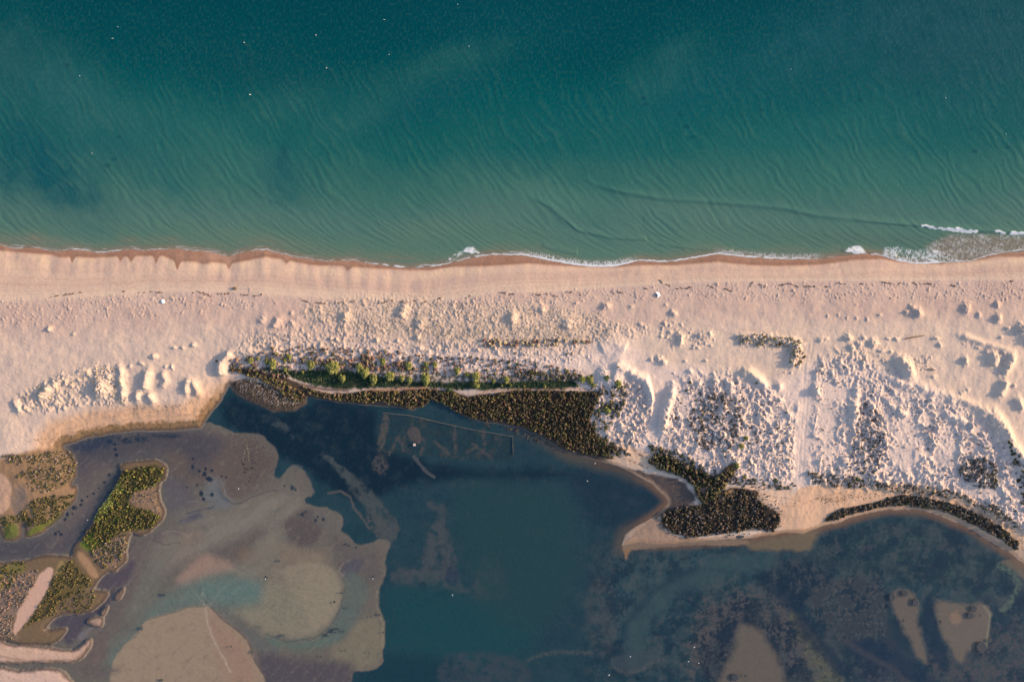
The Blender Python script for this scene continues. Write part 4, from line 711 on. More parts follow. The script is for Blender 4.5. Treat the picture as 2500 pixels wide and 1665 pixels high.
# foam thread along the waterline
thread = np.interp(X, [0,60,150,200,300,450,600,650,760,900,960,1050,1100,1180,1260,1330,1450,1530,1560,1700,1740,1900,2000,2060,2130,2500], [.4,.75,.4,.8,.6,.6,.5,.75,.5,.6,1.3,1.2,.6,.9,1.1,2.0,2.2,1.6,1.0,1.2,1.2,1.0,.5,.2,0,0])
dd2 = dist - 1.2 + 1.0 * perlin(X / 9, Y / 30, 2)
foam = np.maximum(foam, (1 - sm(.8, 1.9, abs(dd2) / np.maximum(thread, .2))) * np.clip(thread + .1, 0, 1) * sm(-.35, .25, perlin(X / 22., Y / 60., 8) + .35 * thread))
foam = np.maximum(foam, .55 * (1 - sm(.5, 1.8, abs(dist - 6.5 - 4 * perlin(X / 26., Y / 60., 7)))) * sm(-.1, .4, perlin(X / 40., Y / 60., 3) + .2 * sp) * sm(.3, .9, thread))
zone = sm(1250, 1330, X) * (1 - sm(1500, 1570, X)) + .6 * sm(1730, 1780, X) * (1 - sm(1980, 2020, X))
foam = np.maximum(foam, zone * (1 - sm(6, 17, dist)) * sm(.0, .6, perlin(X / 2.9, Y / 9., 5) + .3) * .75)
foam *= (dist > -3)
mixin(np.clip(foam, 0, 1), alb(226, 222, 220)); Z += .05 * np.clip(foam, 0, 1)
Z = Z + .01 + np.where(dist < 0, .0, 0)
# thin the sheet away on the sand: it dips under the beach at the waterline
Z = np.where(dist < -1.5, -.3 * sm(1.5, 8, -dist), Z)
V = np.stack([wx(X), wy(Y), Z], -1).reshape(-1, 3)
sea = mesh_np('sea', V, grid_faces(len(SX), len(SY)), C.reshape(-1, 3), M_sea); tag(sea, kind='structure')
# ------------------------------------------------------------------ plants
def ico(n=1):
    import bmesh
    bm = bmesh.new(); bmesh.ops.create_icosphere(bm, subdivisions=n, radius=1)
    v = np.array([q.co[:] for q in bm.verts]); f = np.array([[q.index for q in p.verts] for p in bm.faces]); bm.free(); return v, f
IV, IF = ico(2); IV1, IF1 = ico(1)
vr = np.random.RandomState(3)
def blob(seed, jag=.35, base=None):
    v = (IV if base is None else base).copy(); rs = np.random.RandomState(seed)
    v *= 1 + jag * (rs.rand(len(v), 1) - .5) * 1.6
    v += .10 * rs.randn(*v.shape); v[:, 2] = np.maximum(v[:, 2], -.25); return v
TV = [blob(i, .5) for i in range(6)]
def tufts(name, items, label=None, cat=None, mat=None, kind='stuff', tipc=1.25):
    """items: x, y (px), radius (m), height (m), colour. One mesh of many small leafy clumps"""
    Vs = []; Fs = []; Cs = []; off = 0
    for i, (x, y, r, h, c) in enumerate(items):
        v = TV[i % 6]; a = vr.uniform(0, 6.28); ca, sa = math.cos(a), math.sin(a); e = vr.uniform(.75, 1.25)
        p = np.stack([(v[:, 0] * ca - v[:, 1] * sa) * r * e + wx(x), (v[:, 0] * sa + v[:, 1] * ca) * r / e + wy(y), v[:, 2] * h + float(h_at(x, y)) + h * .05], -1)
        Vs.append(p); Fs.append(IF + off); off += len(v)
        Cs.append(np.asarray(c) * (vr.uniform(.55, tipc, (len(v), 1)) + 0 * v))
    o = mesh_np(name, np.concatenate(Vs), np.concatenate(Fs), np.concatenate(Cs), mat or M_leaf, smooth=False)
    return tag(o, label, cat, None, kind)
BR = [(.11,.074,.045),(.085,.057,.038),(.06,.047,.032),(.085,.068,.038),(.05,.038,.03),(.14,.098,.066),(.04,.035,.03)]
OL = [(.085,.078,.032),(.06,.062,.027),(.12,.095,.04),(.05,.047,.025),(.16,.125,.06),(.04,.045,.024)]
YG = [(.15,.16,.04),(.13,.15,.03),(.24,.20,.05),(.09,.12,.03)]
GY = [(.12,.095,.09),(.09,.075,.07),(.15,.12,.10),(.10,.09,.06),(.07,.065,.06)]
RD = [(.20,.115,.085),(.15,.085,.07),(.11,.075,.06),(.22,.14,.10),(.08,.07,.045),(.12,.11,.06)]
ST = [(.34,.27,.17),(.28,.22,.14),(.22,.18,.12),(.38,.30,.19)]
def bed_items(P, n, r, h, cols, clump=.0, seed=0, sc_=40.):
    pts = scatter(P, n, clump, seed, sc_); out = []
    for x, y in pts:
        q = vr.rand() ** 1.5
        out.append((x, y, (r[0] + (r[1] - r[0]) * q), (h[0] + (h[1] - h[0]) * q) * vr.uniform(.8, 1.2), cols[vr.randint(len(cols))]))
    return out
S1 = [(640,915),(690,925),(745,958),(752,968),(740,980),(700,975),(690,955),(655,935),(600,915),(566,905),(566,893),(610,900)]
S2 = [(740,942),(776,955),(800,960),(864,962),(893,953),(1000,955),(1040,950),(1100,957),(1140,975),(1150,1022),(1109,1002),(1085,985),(1050,975),(1034,992),(1005,996),(940,982),(864,982),(805,974),(760,964)]
S3 = [(1142,972),(1200,960),(1255,953),(1343,953),(1402,955),(1462,958),(1450,985),(1446,1005),(1436,1022),(1455,1058),(1490,1085),(1520,1097),(1480,1106),(1500,1118),(1429,1108),(1388,1098),(1356,1080),(1315,1057),(1264,1038),(1226,1029),(1182,1028),(1148,1020)]
tufts('salt_marsh_scrub', bed_items(S1, 210, (.18,.42), (.3,.6), BR + OL, .0, 1), 'dark brown scrub on the narrow bank beside the drowned brown bed', 'scrub')
tufts('salt_marsh_scrub', bed_items(S2, 1300, (.12,.32), (.25,.7), BR + OL[:3], .25, 2, 22) + bed_items(S2, 130, (.25,.45), (.4,.8), BR + OL, .1, 44), 'golden brown scrub belt between the green bank and the lagoon', 'scrub')
tufts('salt_marsh_scrub', bed_items([(1150,1025),(1226,1036),(1315,1064),(1388,1105),(1450,1118),(1388,1108),(1300,1078),(1220,1046),(1150,1036)], 90, (.06,.18), (.1,.25), BR, .2, 46) + bed_items(S3, 3600, (.10,.30), (.25,.7), BR + BR + OL[:4], .35, 3, 26) + bed_items(S3, 420, (.2,.42), (.4,.8), BR + OL, .2, 43), 'large triangular mass of rust brown scrub at the lagoon edge', 'scrub')
tufts('salt_marsh_scrub', bed_items(SCRUB_NOTCH, 520, (.14,.5), (.3,.9), BR[1:] + OL, .25, 4, 20), 'dark hooked scrub strip running down to the notch in the shore', 'scrub')
tufts('salt_marsh_scrub', bed_items(SCRUB_POINT, 1150, (.10,.36), (.22,.6), BR[1:] + GY[:2] + OL[3:4], .6, 5, 26) + bed_items([(1600,1265),(1625,1240),(1700,1215),(1765,1180),(1860,1185),(1915,1250),(1905,1290),(1830,1305),(1700,1318),(1630,1310)], 260, (.06,.2), (.1,.3), BR[2:] + GY, .3, 45, 20), 'brown scrub covering the rounded point south of the dunes', 'scrub')
tufts('salt_marsh_scrub', bed_items(SCRUB_ARC, 1050, (.12,.38), (.25,.65), BR[1:] + GY + OL[3:4], .3, 6, 24), 'long curved band of brown scrub along the right-hand bay', 'scrub')
OL = [tuple(q * .78 for q in c) for c in OL]
YG = [tuple(q * .7 for q in c) for c in YG]
tufts('marsh_plants', bed_items(VEG['m1a'], 460, (.09,.25), (.12,.38), OL + GY, .5, 7, 20) + bed_items(VEG['m1b'], 420, (.09,.25), (.12,.38), OL, .1, 8, 22) + bed_items(VEG['m1c'], 60, (.12,.28), (.12,.3), OL, .2, 9),
      'olive marsh plants on the flat left of the tidal creek', 'marsh plants')
tufts('marsh_plants', bed_items(VEG['m2a'], 1500, (.07,.23), (.14,.42), OL + OL + YG + BR[2:3], .3, 10, 18) + bed_items(VEG['m2c'], 190, (.12,.3), (.12,.4), OL + GY, .2, 11, 20) + bed_items(VEG['m2b'], 60, (.1,.22), (.1,.25), GY, .3, 12)
      + bed_items([(290,1172),(318,1160),(306,1195),(284,1222),(258,1255),(235,1278),(228,1262),(255,1225)], 260, (.08,.22), (.05,.16), [(.20,.23,.05),(.15,.18,.04),(.26,.24,.07)], 0, 13), 'yellow green and olive plants on the central marsh island', 'marsh plants')
tufts('marsh_plants', bed_items(VEG['m3a'], 430, (.09,.25), (.12,.38), OL + BR[2:3], .1, 14, 18) + bed_items(VEG['m3b'], 70, (.12,.28), (.12,.35), OL, .2, 15) + bed_items(VEG['m3c'], 560, (.08,.22), (.12,.38), GY + RD[:1], .1, 16, 16)
      + bed_items(VEG['m3d'], 130, (.1,.25), (.12,.3), OL, .1, 17, 16), 'patchy olive and grey plants on the lower left marsh with a sandy streak', 'marsh plants')
tufts('dune_scrub', bed_items(Z_BANK, 620, (.14,.36), (.15,.45), RD + GY, .15, 18, 25) + bed_items([(760,880),(900,870),(1000,885),(1060,900),(1000,905),(900,900),(780,895)], 150, (.2,.5), (.25,.6), RD, .2, 19), 'reddish brown low scrub scattered on the pale bank above the green strip', 'scrub')
tufts('dune_scrub', bed_items([(1290,900),(1400,905),(1410,930),(1300,925),(1250,915)], 70, (.3,.6), (.3,.6), GY + OL[:2], 0, 20) + bed_items([(1440,940),(1530,940),(1520,1000),(1470,1060),(1540,1110),(1500,1110),(1440,1080),(1450,1010)], 200, (.18,.5), (.2,.55), OL + GY, .1, 21, 25),
      'grey green scrub on the dune slope right of the brown scrub mass', 'scrub')
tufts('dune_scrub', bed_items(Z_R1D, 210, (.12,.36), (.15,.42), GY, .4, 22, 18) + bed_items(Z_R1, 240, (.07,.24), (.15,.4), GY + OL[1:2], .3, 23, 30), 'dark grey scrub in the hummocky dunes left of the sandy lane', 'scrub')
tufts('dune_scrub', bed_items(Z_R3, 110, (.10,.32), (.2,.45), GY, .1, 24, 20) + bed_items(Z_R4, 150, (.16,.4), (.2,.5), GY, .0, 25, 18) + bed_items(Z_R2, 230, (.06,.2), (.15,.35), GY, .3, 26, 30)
      + bed_items([(2440,1060),(2480,1130),(2500,1200),(2500,1300),(2480,1200),(2455,1120)], 60, (.16,.4), (.2,.5), OL + GY, 0, 27), 'grey scrub in the dunes right of the sandy lane', 'scrub')
tufts('dune_scrub', bed_items(Z_BACK, 330, (.10,.34), (.12,.4), GY + GY + OL[:1], .35, 28, 22) + bed_items([(1740,1150),(1850,1165),(1940,1175),(1930,1195),(1820,1185),(1745,1172)], 150, (.10,.34), (.12,.4), OL[:1] + GY, .4, 29, 18)
      + bed_items([(1580,1085),(1660,1105),(1720,1140),(1690,1140),(1640,1118),(1590,1105)], 80, (.18,.45), (.2,.5), OL + GY, .1, 30), 'olive grey scrub along the back foot of the dunes by the lagoon beach', 'scrub')
tufts('dune_grass', bed_items(Z_MID, 700, (.05,.13), (.08,.2), [(.40,.32,.22),(.33,.26,.18),(.26,.21,.15)], .3, 31, 30) + bed_items([(1180,828),(1440,830),(1440,842),(1180,845)], 90, (.2,.4), (.3,.6), ST + RD[:2] + GY[:1], .1, 32), 'straw coloured grass on the low dunes of the middle', 'grass')
tufts('dune_grass', bed_items(Z_RM, 110, (.16,.32), (.2,.45), ST + OL[4:5], .0, 33) + bed_items(Z_L, 110, (.07,.2), (.1,.28), ST, .3, 34), 'straw coloured grass on the left dunes and the straight dune row', 'grass')
tufts('green_grass', bed_items(GREENBANK, 700, (.08,.24), (.04,.14), [(.03,.048,.025),(.045,.062,.03),(.075,.08,.045),(.025,.038,.022)], .3, 35, 30), 'green grass strip in the shade below the pale bank', 'grass')
tufts('drowned_weed_bed', bed_items([(575,935),(620,925),(690,950),(740,972),(745,985),(720,999),(672,1001),(640,988),(612,976),(580,958)], 420, (.08,.2), (.04,.12), [(.07,.05,.04),(.10,.07,.05),(.05,.045,.03)], .0, 36), 'flat dark brown weed bed rounding into the lagoon', 'weed')

# single bushes ----------------------------------------------------------
def crown_mesh(name, seed, cols, lumps=7, leaves=950):
    """unit bush: leaf-size faces through several lumps round a twiggy core"""
    rs = np.random.RandomState(seed); L = [(0, 0, .45, .6)]
    for i in range(lumps):
        a = 6.28 * i / lumps + rs.uniform(-.4, .4); d = rs.uniform(.35, .62); L.append((d * math.cos(a), d * math.sin(a), rs.uniform(.25, .6), rs.uniform(.26, .42)))
    V = []; Cc = []
    for i in range(leaves):
        x, y, z, r = L[rs.randint(len(L))]; n = rs.randn(3); n /= np.linalg.norm(n); n[2] = abs(n[2]) if rs.rand() < .75 else n[2]
        p = np.array([x, y, z]) + n * r * rs.uniform(.72, 1.05); p[2] = max(p[2], .03)
        t = np.cross(n, rs.randn(3)); t /= np.linalg.norm(t); b = np.cross(n, t) + .5 * n * rs.uniform(-1, 1); s = rs.uniform(.045, .10)
        V += [p - t * s, p - b * s * .8, p + t * s, p + b * s * .8]; c = np.array(cols[rs.randint(len(cols))]) * rs.uniform(.7, 1.3); Cc += [c] * 4
    F = np.arange(len(V)).reshape(-1, 4); nl = len(V)
    V = np.array(V); Cc = np.array(Cc)
    F = np.concatenate([F[:, [0, 1, 2]], F[:, [0, 2, 3]]])
    for x, y, z, r in L:
        v = IV1 * r * .80 * (1 + .2 * rs.randn(len(IV1), 1) * .5) + np.array([x, y, z]); v[:, 2] = np.maximum(v[:, 2], .0)
        F = np.concatenate([F, IF1 + len(V)]); V = np.concatenate([V, v]); Cc = np.concatenate([Cc, np.tile(np.array(cols[-1]) * .8, (len(v), 1))])
    return mesh_np(name, V, F, Cc, M_leaf, smooth=False, link=False)
def stem_mesh(name, seed):
    import bmesh
    bm = bmesh.new(); rs = random.Random(seed)
    for i in range(5):
        a = i * 1.256 + rs.uniform(-.3, .3); p0 = Vector((0, 0, -.15)); p1 = Vector((math.cos(a) * .16, math.sin(a) * .16, .22)); p2 = Vector((math.cos(a) * .45, math.sin(a) * .45, .55))
        for A, B, ra, rb in ((p0, p1, .07, .05), (p1, p2, .05, .02)):
            m = bmesh.ops.create_cone(bm, cap_ends=True, segments=6, radius1=ra, radius2=rb, depth=(B - A).length)
            q = (B - A).to_track_quat('Z', 'Y'); c = (A + B) / 2
            for v in m['verts']: v.co = q @ v.co + c
    me = bpy.data.meshes.new(name); bm.to_mesh(me); bm.free(); me.materials.append(M_bark); return me
GREEN_LEAF = [(.19,.185,.06),(.15,.155,.05),(.115,.13,.04),(.23,.205,.075),(.08,.095,.03)]
DARK_LEAF = [(.06,.065,.035),(.045,.05,.03),(.08,.07,.04),(.035,.04,.025)]
DGREEN = [(.05,.085,.035),(.07,.10,.04),(.035,.06,.03),(.09,.11,.045)]
BROWN_LEAF = [(.13,.095,.06),(.10,.07,.05),(.07,.055,.04),(.16,.11,.07)]
PROTO = {k: [crown_mesh('foliage', s + i, c, 6 + i, 900) for i in range(3)] for k, c, s in (('g', GREEN_LEAF, 10), ('d', DARK_LEAF, 20), ('n', DGREEN, 30), ('b', BROWN_LEAF, 40))}
STEM = [stem_mesh('branch', i) for i in range(3)]
def bush(i, x, y, rx, ry, h, kind, label, group):
    e = bpy.data.objects.new('bush', None); COL.objects.link(e); e.location = (wx(x), wy(y), float(h_at(x, y)) - .03)
    e.rotation_euler = (0, 0, 0); e.empty_display_size = .3
    tag(e, label, 'bush', group)
    for nm, me in (('foliage', PROTO[kind][i % 3]), ('branch', STEM[i % 3])):
        o = bpy.data.objects.new(nm, me); COL.objects.link(o); o.parent = e
        o.scale = (rx * .1 * 1.05, ry * .1 * 1.05, h); 
        if nm == 'branch': o.scale = (rx * .08, ry * .08, h)
        else: o.rotation_euler = (0, 0, 0)
    return e
GB = 'leafy yellow green bushes along the bank'
BUSHES = [(619,880,7,7,'small round yellow green bush at the far left end of the pale bank'),(635,876,4,4,'tiny green bush just right of the leftmost bush on the pale bank'),(657,882,5,8,'narrow upright olive bush left of the knobbly tall bush'),
 (673,889,9,12,'knobbly tall yellow green bush left of the footpath down the bank'),(711,871,7,7,'yellow green bush high on the bank above the knobbly tall bush'),(700,878,5,5,'small olive bush touching the lower left of a higher bush on the bank'),
 (701,902,5,5,'faint low green bush at the foot of the pale bank, left part'),(742,907,4,4,'tiny low green bush left of the footpath at the foot of the bank'),(763,889,9,11,'oval yellow green bush standing alone beside the footpath'),
 (818,897,17,15,'widest heart-shaped yellow green bush on the dark green strip'),(839,923,8,9,'pale yellow bush below and right of the heart-shaped bush'),(937,882,6,9,'slim olive bush on the scrubby bank between the two big clumps'),
 (881,897,8,10,'left lobe of bushes leaning on the big clump in the middle of the strip'),(893,908,12,13,'big yellow green clump with dark middle on the green strip'),(914,924,8,14,'tall slanting yellow green bush below the big clump'),(955,918,12,11,'round dense yellow green bush between slanting bush and small pair'),
 (983,923,7,8,'left one of the small pair of yellowish bushes on the green strip'),(1001,927,6,9,'right one of the small pair of yellowish bushes on the green strip'),(1001,893,8,9,'olive bush on the bank straight above the small pair'),
 (1041,925,10,15,'tall bright yellow bush with a pointed foot at the lower edge of the strip'),(1042,888,6,6,'round yellow green bush on the bank above the tall bright bush'),(1064,890,6,7,'yellow green bush on the bank beside two dark round bushes'),
 (1117,905,7,9,'smooth yellow green bush above the green strip, right of the tall bright bush'),(1142,914,7,6,'dull green low bush left of the tall twin-topped bush'),(1163,920,9,13,'tall twin-topped yellow green bush on the middle of the strip'),
 (1164,941,8,6,'low bush directly below the twin-topped bush on the lower edge'),(1205,929,4,6,'thin faint olive bush between twin-topped bush and bright round bush'),(1237,927,7,9,'bright round yellow bush alone on the right part of the strip'),
 (1225,940,3,3,'very small yellow bush below left of the bright round one'),(1247,939,3,3,'very small yellow bush below right of the bright round one'),(1280,942,3,2,'tiny yellow tuft-like bush at the strip\'s lower edge, middle right'),
 (1329,943,4,4,'small yellow bush at the strip\'s lower edge near its right end'),(1409,941,3,3,'tiny orange yellow bush at the right tip of the green strip'),(1420,926,8,8,'green bush at the right end of the strip, left of its brighter neighbour'),
 (1438,926,9,10,'bright yellow bush at the right end of the green strip'),(1446,938,5,5,'small yellow bush under the bright one at the end of the strip'),(1506,936,8,9,'yellow green bush on the pale hollow right of the dark green bush'),
 (1480,1000,9,9,'lone yellow green bush on the sand right of the brown scrub mass'),(1814,1066,5,5,'small yellow bush in the hummocks, upper one of two near the lane'),(1803,1086,6,6,'small olive bush in the hummocks, lower one of two near the lane'),
 (1792,1133,6,7,'yellow green bush at the top of the dark notch in the shore'),(1812,1160,4,4,'tiny green bush right of the dark notch')]
for i, (x, y, rx, ry, lab) in enumerate(BUSHES): bush(i, x, y, rx * 1.38, ry * 1.38, .11 * (rx + ry) * .5 + .25, 'g', lab, GB)
DB = 'dark bushes dotted over the dunes'
DARKB = [(1055,876,4.5,5,'d','dark round bush on pale sand left of its twin, above a yellow bush'),(1079,874,4,4,'d','dark round bush on pale sand, second above the yellow bush'),(1151,871,3.5,3.5,'d','small dark bush, left of a pair on bare sand in mid bank'),
 (1167,875,4,4,'d','dark bush, right of a pair on bare sand in mid bank'),(1257,862,2.6,2.6,'d','tiny dark bush alone high on the pale sand'),(1241,885,5,4,'d','dark flat bush left of another in the reddish scrub'),(1263,888,4.5,4,'d','dark bush right of the flat one in the reddish scrub'),
 (1382,864,3,3,'d','small dark bush, left of the pair near the yellow dune edge'),(1394,862,2.6,2.6,'d','smaller dark bush, right of the pair near the yellow dune edge'),(1294,907,8,6,'d','wide dark bush at the left of the shaded scrub row'),
 (1314,912,6,5,'d','dark bush second in the shaded scrub row'),(1367,917,6,5,'d','dark bush in the shaded scrub row, third from its left'),(1390,915,6,6,'b','brown topped dark bush at the right of the shaded scrub row'),
 (770,848,4,4,'b','brown bush on the sand at the top of the footpath'),(816,867,4.5,4,'n','dark green small bush above the heart-shaped bush'),(888,867,5,5,'b','rusty bush above the big yellow clump'),(920,890,4,4,'d','dark bush right of the big yellow clump'),
 (535,881,4,4,'b','dark reddish bush on the lone dune at the lagoon corner'),(1443,917,5,4,'d','dark brown bush crowning the bright bush at the strip end'),(1477,921,9,7,'n','broad dark green bush on the shaded sand right of the strip'),
 (1459,1000,6,7,'n','dark green bush in shade left of the lone yellow green bush'),(1098,951,9,6,'n','very dark bush under the green strip at the scrub edge'),(1837,1169,5,4,'n','dark green bush at the dune foot left of the round one'),
 (1888,1168,6,5,'n','round dark green bush at the dune foot left of the lane'),(2085,1166,7,6,'n','round dark green bush at the dune foot right of the lane'),(763,865,5,5,'b','brownish bush above the lone oval bush by the footpath'),
 (743,876,6,5,'b','reddish bush on the bank left of the footpath'),(672,850,6,5,'b','brown bush high on the left part of the bank'),(735,847,5,4,'b','golden brown bush left of the top of the footpath'),(1838,934,4,3,'n','small dark bush on the shaded dune slope near the crest'),
 (1670,952,4,3,'d','small dark bush at the rim of the shaded hollow'),(1648,1018,4,5,'b','brown bush on the hummocks right of the smooth hollow'),(1505,895,4,2.5,'n','flat green bush below the yellow dune edge'),(2395,1090,4,3,'n','small dark green bush on the shaded slope at right')]
for i, (x, y, rx, ry, k, lab) in enumerate(DARKB): bush(i + 1, x, y, rx, ry, .10 * (rx + ry) * .5 + .15, k, lab, DB)

# ------------------------------------------------------------------ weed mounds, stones, birds, fence, flotsam
ORD = ['first','second','third','fourth','fifth','sixth','seventh','eighth','ninth','tenth','eleventh','twelfth','thirteenth','fourteenth','fifteenth','sixteenth','seventeenth','eighteenth','nineteenth','twentieth','twenty-first','twenty-second','twenty-third','twenty-fourth','twenty-fifth','twenty-sixth']
def lump(name, x, y, rx, ry, h, col, mat, seed, z=None, jag=.3, base=None):
    v = blob(seed, jag, base) * np.array([rx * .1, ry * .1, h]); v[:, 2] = np.maximum(v[:, 2], -.05)
    f = IF if base is None else IF1
    rs = np.random.RandomState(seed); o = mesh_np(name, v, f, np.tile(col, (len(v), 1)) * rs.uniform(.6, 1.4, (len(v), 1)), mat, smooth=False)
    o.location = (wx(x), wy(y), float(h_at(x, y)) if z is None else z); return o
MO = [(2178,1458,8,9,'round dark weed patch at the top left corner of the left sandbank'),(2209,1448,8,8,'round dark weed patch at the top edge of the left sandbank'),(2235,1470,8,10,'round dark weed patch at the top right corner of the left sandbank'),(2177,1478,4,5,'small round weed patch on the left rim of the left sandbank'),
 (2205,1514,3,3,'tiny dark weed spot in the middle of the left sandbank'),(2378,1485,8,8,'greenish round weed patch near the top of the right sandbank'),(2370,1502,8.5,8.5,'round dark weed patch below the greenish one on the right sandbank'),(2295,1517,4,4,'small round weed patch on the left rim of the right sandbank'),
 (2396,1579,13,14,'largest round dark weed patch at the foot of the right sandbank'),(2417,1563,5,5,'faint round weed patch just outside the right sandbank'),(2393,1502,2.5,2,'tiny weed spot right of the round patches on the right sandbank'),(1794,1653,9,9,'round dark weed patch at the bottom edge on the middle sandbank'),
 (1820,1649,3,3,'tiny weed spot right of the patch at the bottom edge'),(1760,1618,4,4,'small dark weed spot left of the middle sandbank'),(1771,1598,5,4,'dark weed spot beside the upper left of the middle sandbank'),(1806,1306,11,8,'dark oval weed patch on the brown point beach')]
def disc(name, x, y, rx, ry, seed):
    rs = np.random.RandomState(seed); n = 40; rings = [(1, 0), (.97, .6), (.84, 1.), (.7, .72), (.4, .78), (.05, .8)]; V = []
    for q, (r, z) in enumerate(rings):
        for k in range(n):
            a = k * 2 * math.pi / n; w_ = 1 + .04 * math.sin(3 * a + seed) + .03 * rs.randn(); V.append((r * rx * .1 * w_ * math.cos(a), r * ry * .1 * w_ * math.sin(a), z * .02 * (1 + .3 * rs.randn())))
    V.append((0, 0, .016)); F = []
    for q in range(len(rings) - 1):
        for k in range(n): F += [(q * n + k, q * n + (k + 1) % n, (q + 1) * n + (k + 1) % n), (q * n + k, (q + 1) * n + (k + 1) % n, (q + 1) * n + k)]
    m = (len(rings) - 1) * n; F += [(m + k, m + (k + 1) % n, len(V) - 1) for k in range(n)]
    c = np.tile((.020, .027, .038), (len(V), 1)) * rs.uniform(.7, 1.35, (len(V), 1))
    o = mesh_np(name, V, F, c, M_weed, smooth=True); o.location = (wx(x), wy(y), .005 if y > 1400 else float(h_at(x, y))); return o
for i, (x, y, rx, ry, lab) in enumerate(MO): tag(disc('weed_patch', x, y, rx, ry, i), lab, 'weed patch', 'round weed patches of the lagoon')
FL = [(399,1452,6,3),(345,1534,3,4),(393,1660,4,3),(564,1578,2,2),(617,1592,2,3),(632,1530,1.6,1.6),(681,1370,3,2),(690,1551,4.5,3.5),(783,1602,2,3),(798,1550,5,4),(814,1539,6,5),(815,1616,2,2),(816,1469,3,2.5),(834,1447,4,2.5),(838,1541,3,3),(841,1588,3,2),(849,1484,3,2),(824,1535,3,2),(900,1593,2,2),(906,1505,2,2.5),(925,1500,2.5,3),(936,1543,1.6,2)]
FL.sort()
for i, (x, y, rx, ry) in enumerate(FL):
    tag(lump('weed_clump', x, y, rx, ry, .10, (.035, .045, .05), M_weed, 50 + i, max(-.03, float(h_at(x, y))), .9), 'small ragged dark weed clump on the pale shallow flats, %s from the left' % ORD[i], 'weed clump', 'ragged weed clumps on the shallow flats')
for x, y, lab in ((649, 1411, 'dark stone on the flats with a white bird on it, left one of two'), (913, 1410, 'dark stone near the edge of the flats with a white bird, right of two')):
    tag(lump('stone', x, y - 1, 3.2, 3.2, .22, (1, 1, 1), M_stone, x), lab, 'stone')
def stick(name, pts, r, mat, parent=None):
    V = []; F = []; n = 7
    P = [Vector((wx(a), wy(b), c)) for a, b, c in pts]
    for i, p in enumerate(P):
        d = (P[min(i + 1, len(P) - 1)] - P[max(i - 1, 0)]).normalized(); u_ = d.cross(Vector((.1, .2, 1))).normalized(); w_ = d.cross(u_); rr = r * (1 - .5 * i / len(P))
        for k in range(n): a = k * 2 * math.pi / n; V.append(p + (u_ * math.cos(a) + w_ * math.sin(a)) * rr)
    for i in range(len(P) - 1):
        for k in range(n): F.append((i * n + k, i * n + (k + 1) % n, (i + 1) * n + (k + 1) % n, (i + 1) * n + k))
    me = bpy.data.meshes.new(name); m = len(V); V += [P[0], P[-1]]
    F += [(m, (k + 1) % n, k) for k in range(n)] + [(m + 1, (len(P) - 1) * n + k, (len(P) - 1) * n + (k + 1) % n) for k in range(n)]
    me.from_pydata([tuple(v) for v in V], [], F); me.materials.append(mat); o = bpy.data.objects.new(name, me); COL.objects.link(o)
    if parent: o.parent = parent
    return o
def gz(x, y, d=0): return float(h_at(x, y)) + d
tag(stick('driftwood_log', [(2202, 827, gz(2202, 827, .2)), (2222, 823, gz(2222, 823, .3)), (2246, 819, gz(2246, 819, .45))], .16, M_wood), 'long dark straight log lying on the sand below the right dunes', 'driftwood')
tag(stick('driftwood_log', [(757, 1560, .02), (764, 1562, .03), (770, 1563, .02)], .06, M_wood), 'thin dark stick lying in the shallow water of the flats', 'driftwood')
tag(stick('driftwood_log', [(1608, 684, gz(1608, 684, .08)), (1613, 687, gz(1613, 687, .1)), (1616, 694, gz(1616, 694, .06))], .10, M_wood), 'bent dark branch on the beach above the open white shelter', 'driftwood')
tag(stick('driftwood_log', [(2255, 900, gz(2255, 900, .1)), (2267, 902, gz(2267, 902, .2)), (2272, 902, gz(2272, 902, .3))], .12, M_wood), 'short dark log on the bare sand pan among the right dunes', 'driftwood')
tag(stick('pole', [(614, 703, gz(614, 703, .05)), (614, 716, gz(614, 716, .08))], .06, M_raft), 'thin pale pole lying on the beach right of the driftwood heap', 'pole')
rp_ = random.Random(5); pile = bpy.data.objects.new('driftwood_heap', None); COL.objects.link(pile); pile.location = (0, 0, 0); px0, py0 = 577, 705
pile.location = (wx(px0), wy(py0), gz(px0, py0)); tag(pile, 'round heap of tangled brown branches on the left part of the beach', 'driftwood')
for i in range(26):
    a = rp_.uniform(0, 6.28); r_ = rp_.uniform(1, 8); cx, cy = px0 + r_ * math.cos(a) * .5, py0 + r_ * math.sin(a) * .4; L_ = rp_.uniform(3, 7); b = rp_.uniform(0, 6.28); z = rp_.uniform(.05, .55) * (1 - r_ / 14)
    o = stick('branch', [(cx - L_ * math.cos(b) * .5, cy - L_ * math.sin(b) * .5, gz(cx, cy, z * .4)), (cx, cy, gz(cx, cy, z)), (cx + L_ * math.cos(b) * .5, cy + L_ * math.sin(b) * .5, gz(cx, cy, z * .6))], .06, M_wood)
    o.parent = pile; o.matrix_parent_inverse = pile.matrix_world.inverted(); 
    o.data.transform(__import__('mathutils').Matrix.Translation(-Vector(pile.location))); o.matrix_parent_inverse.identity()
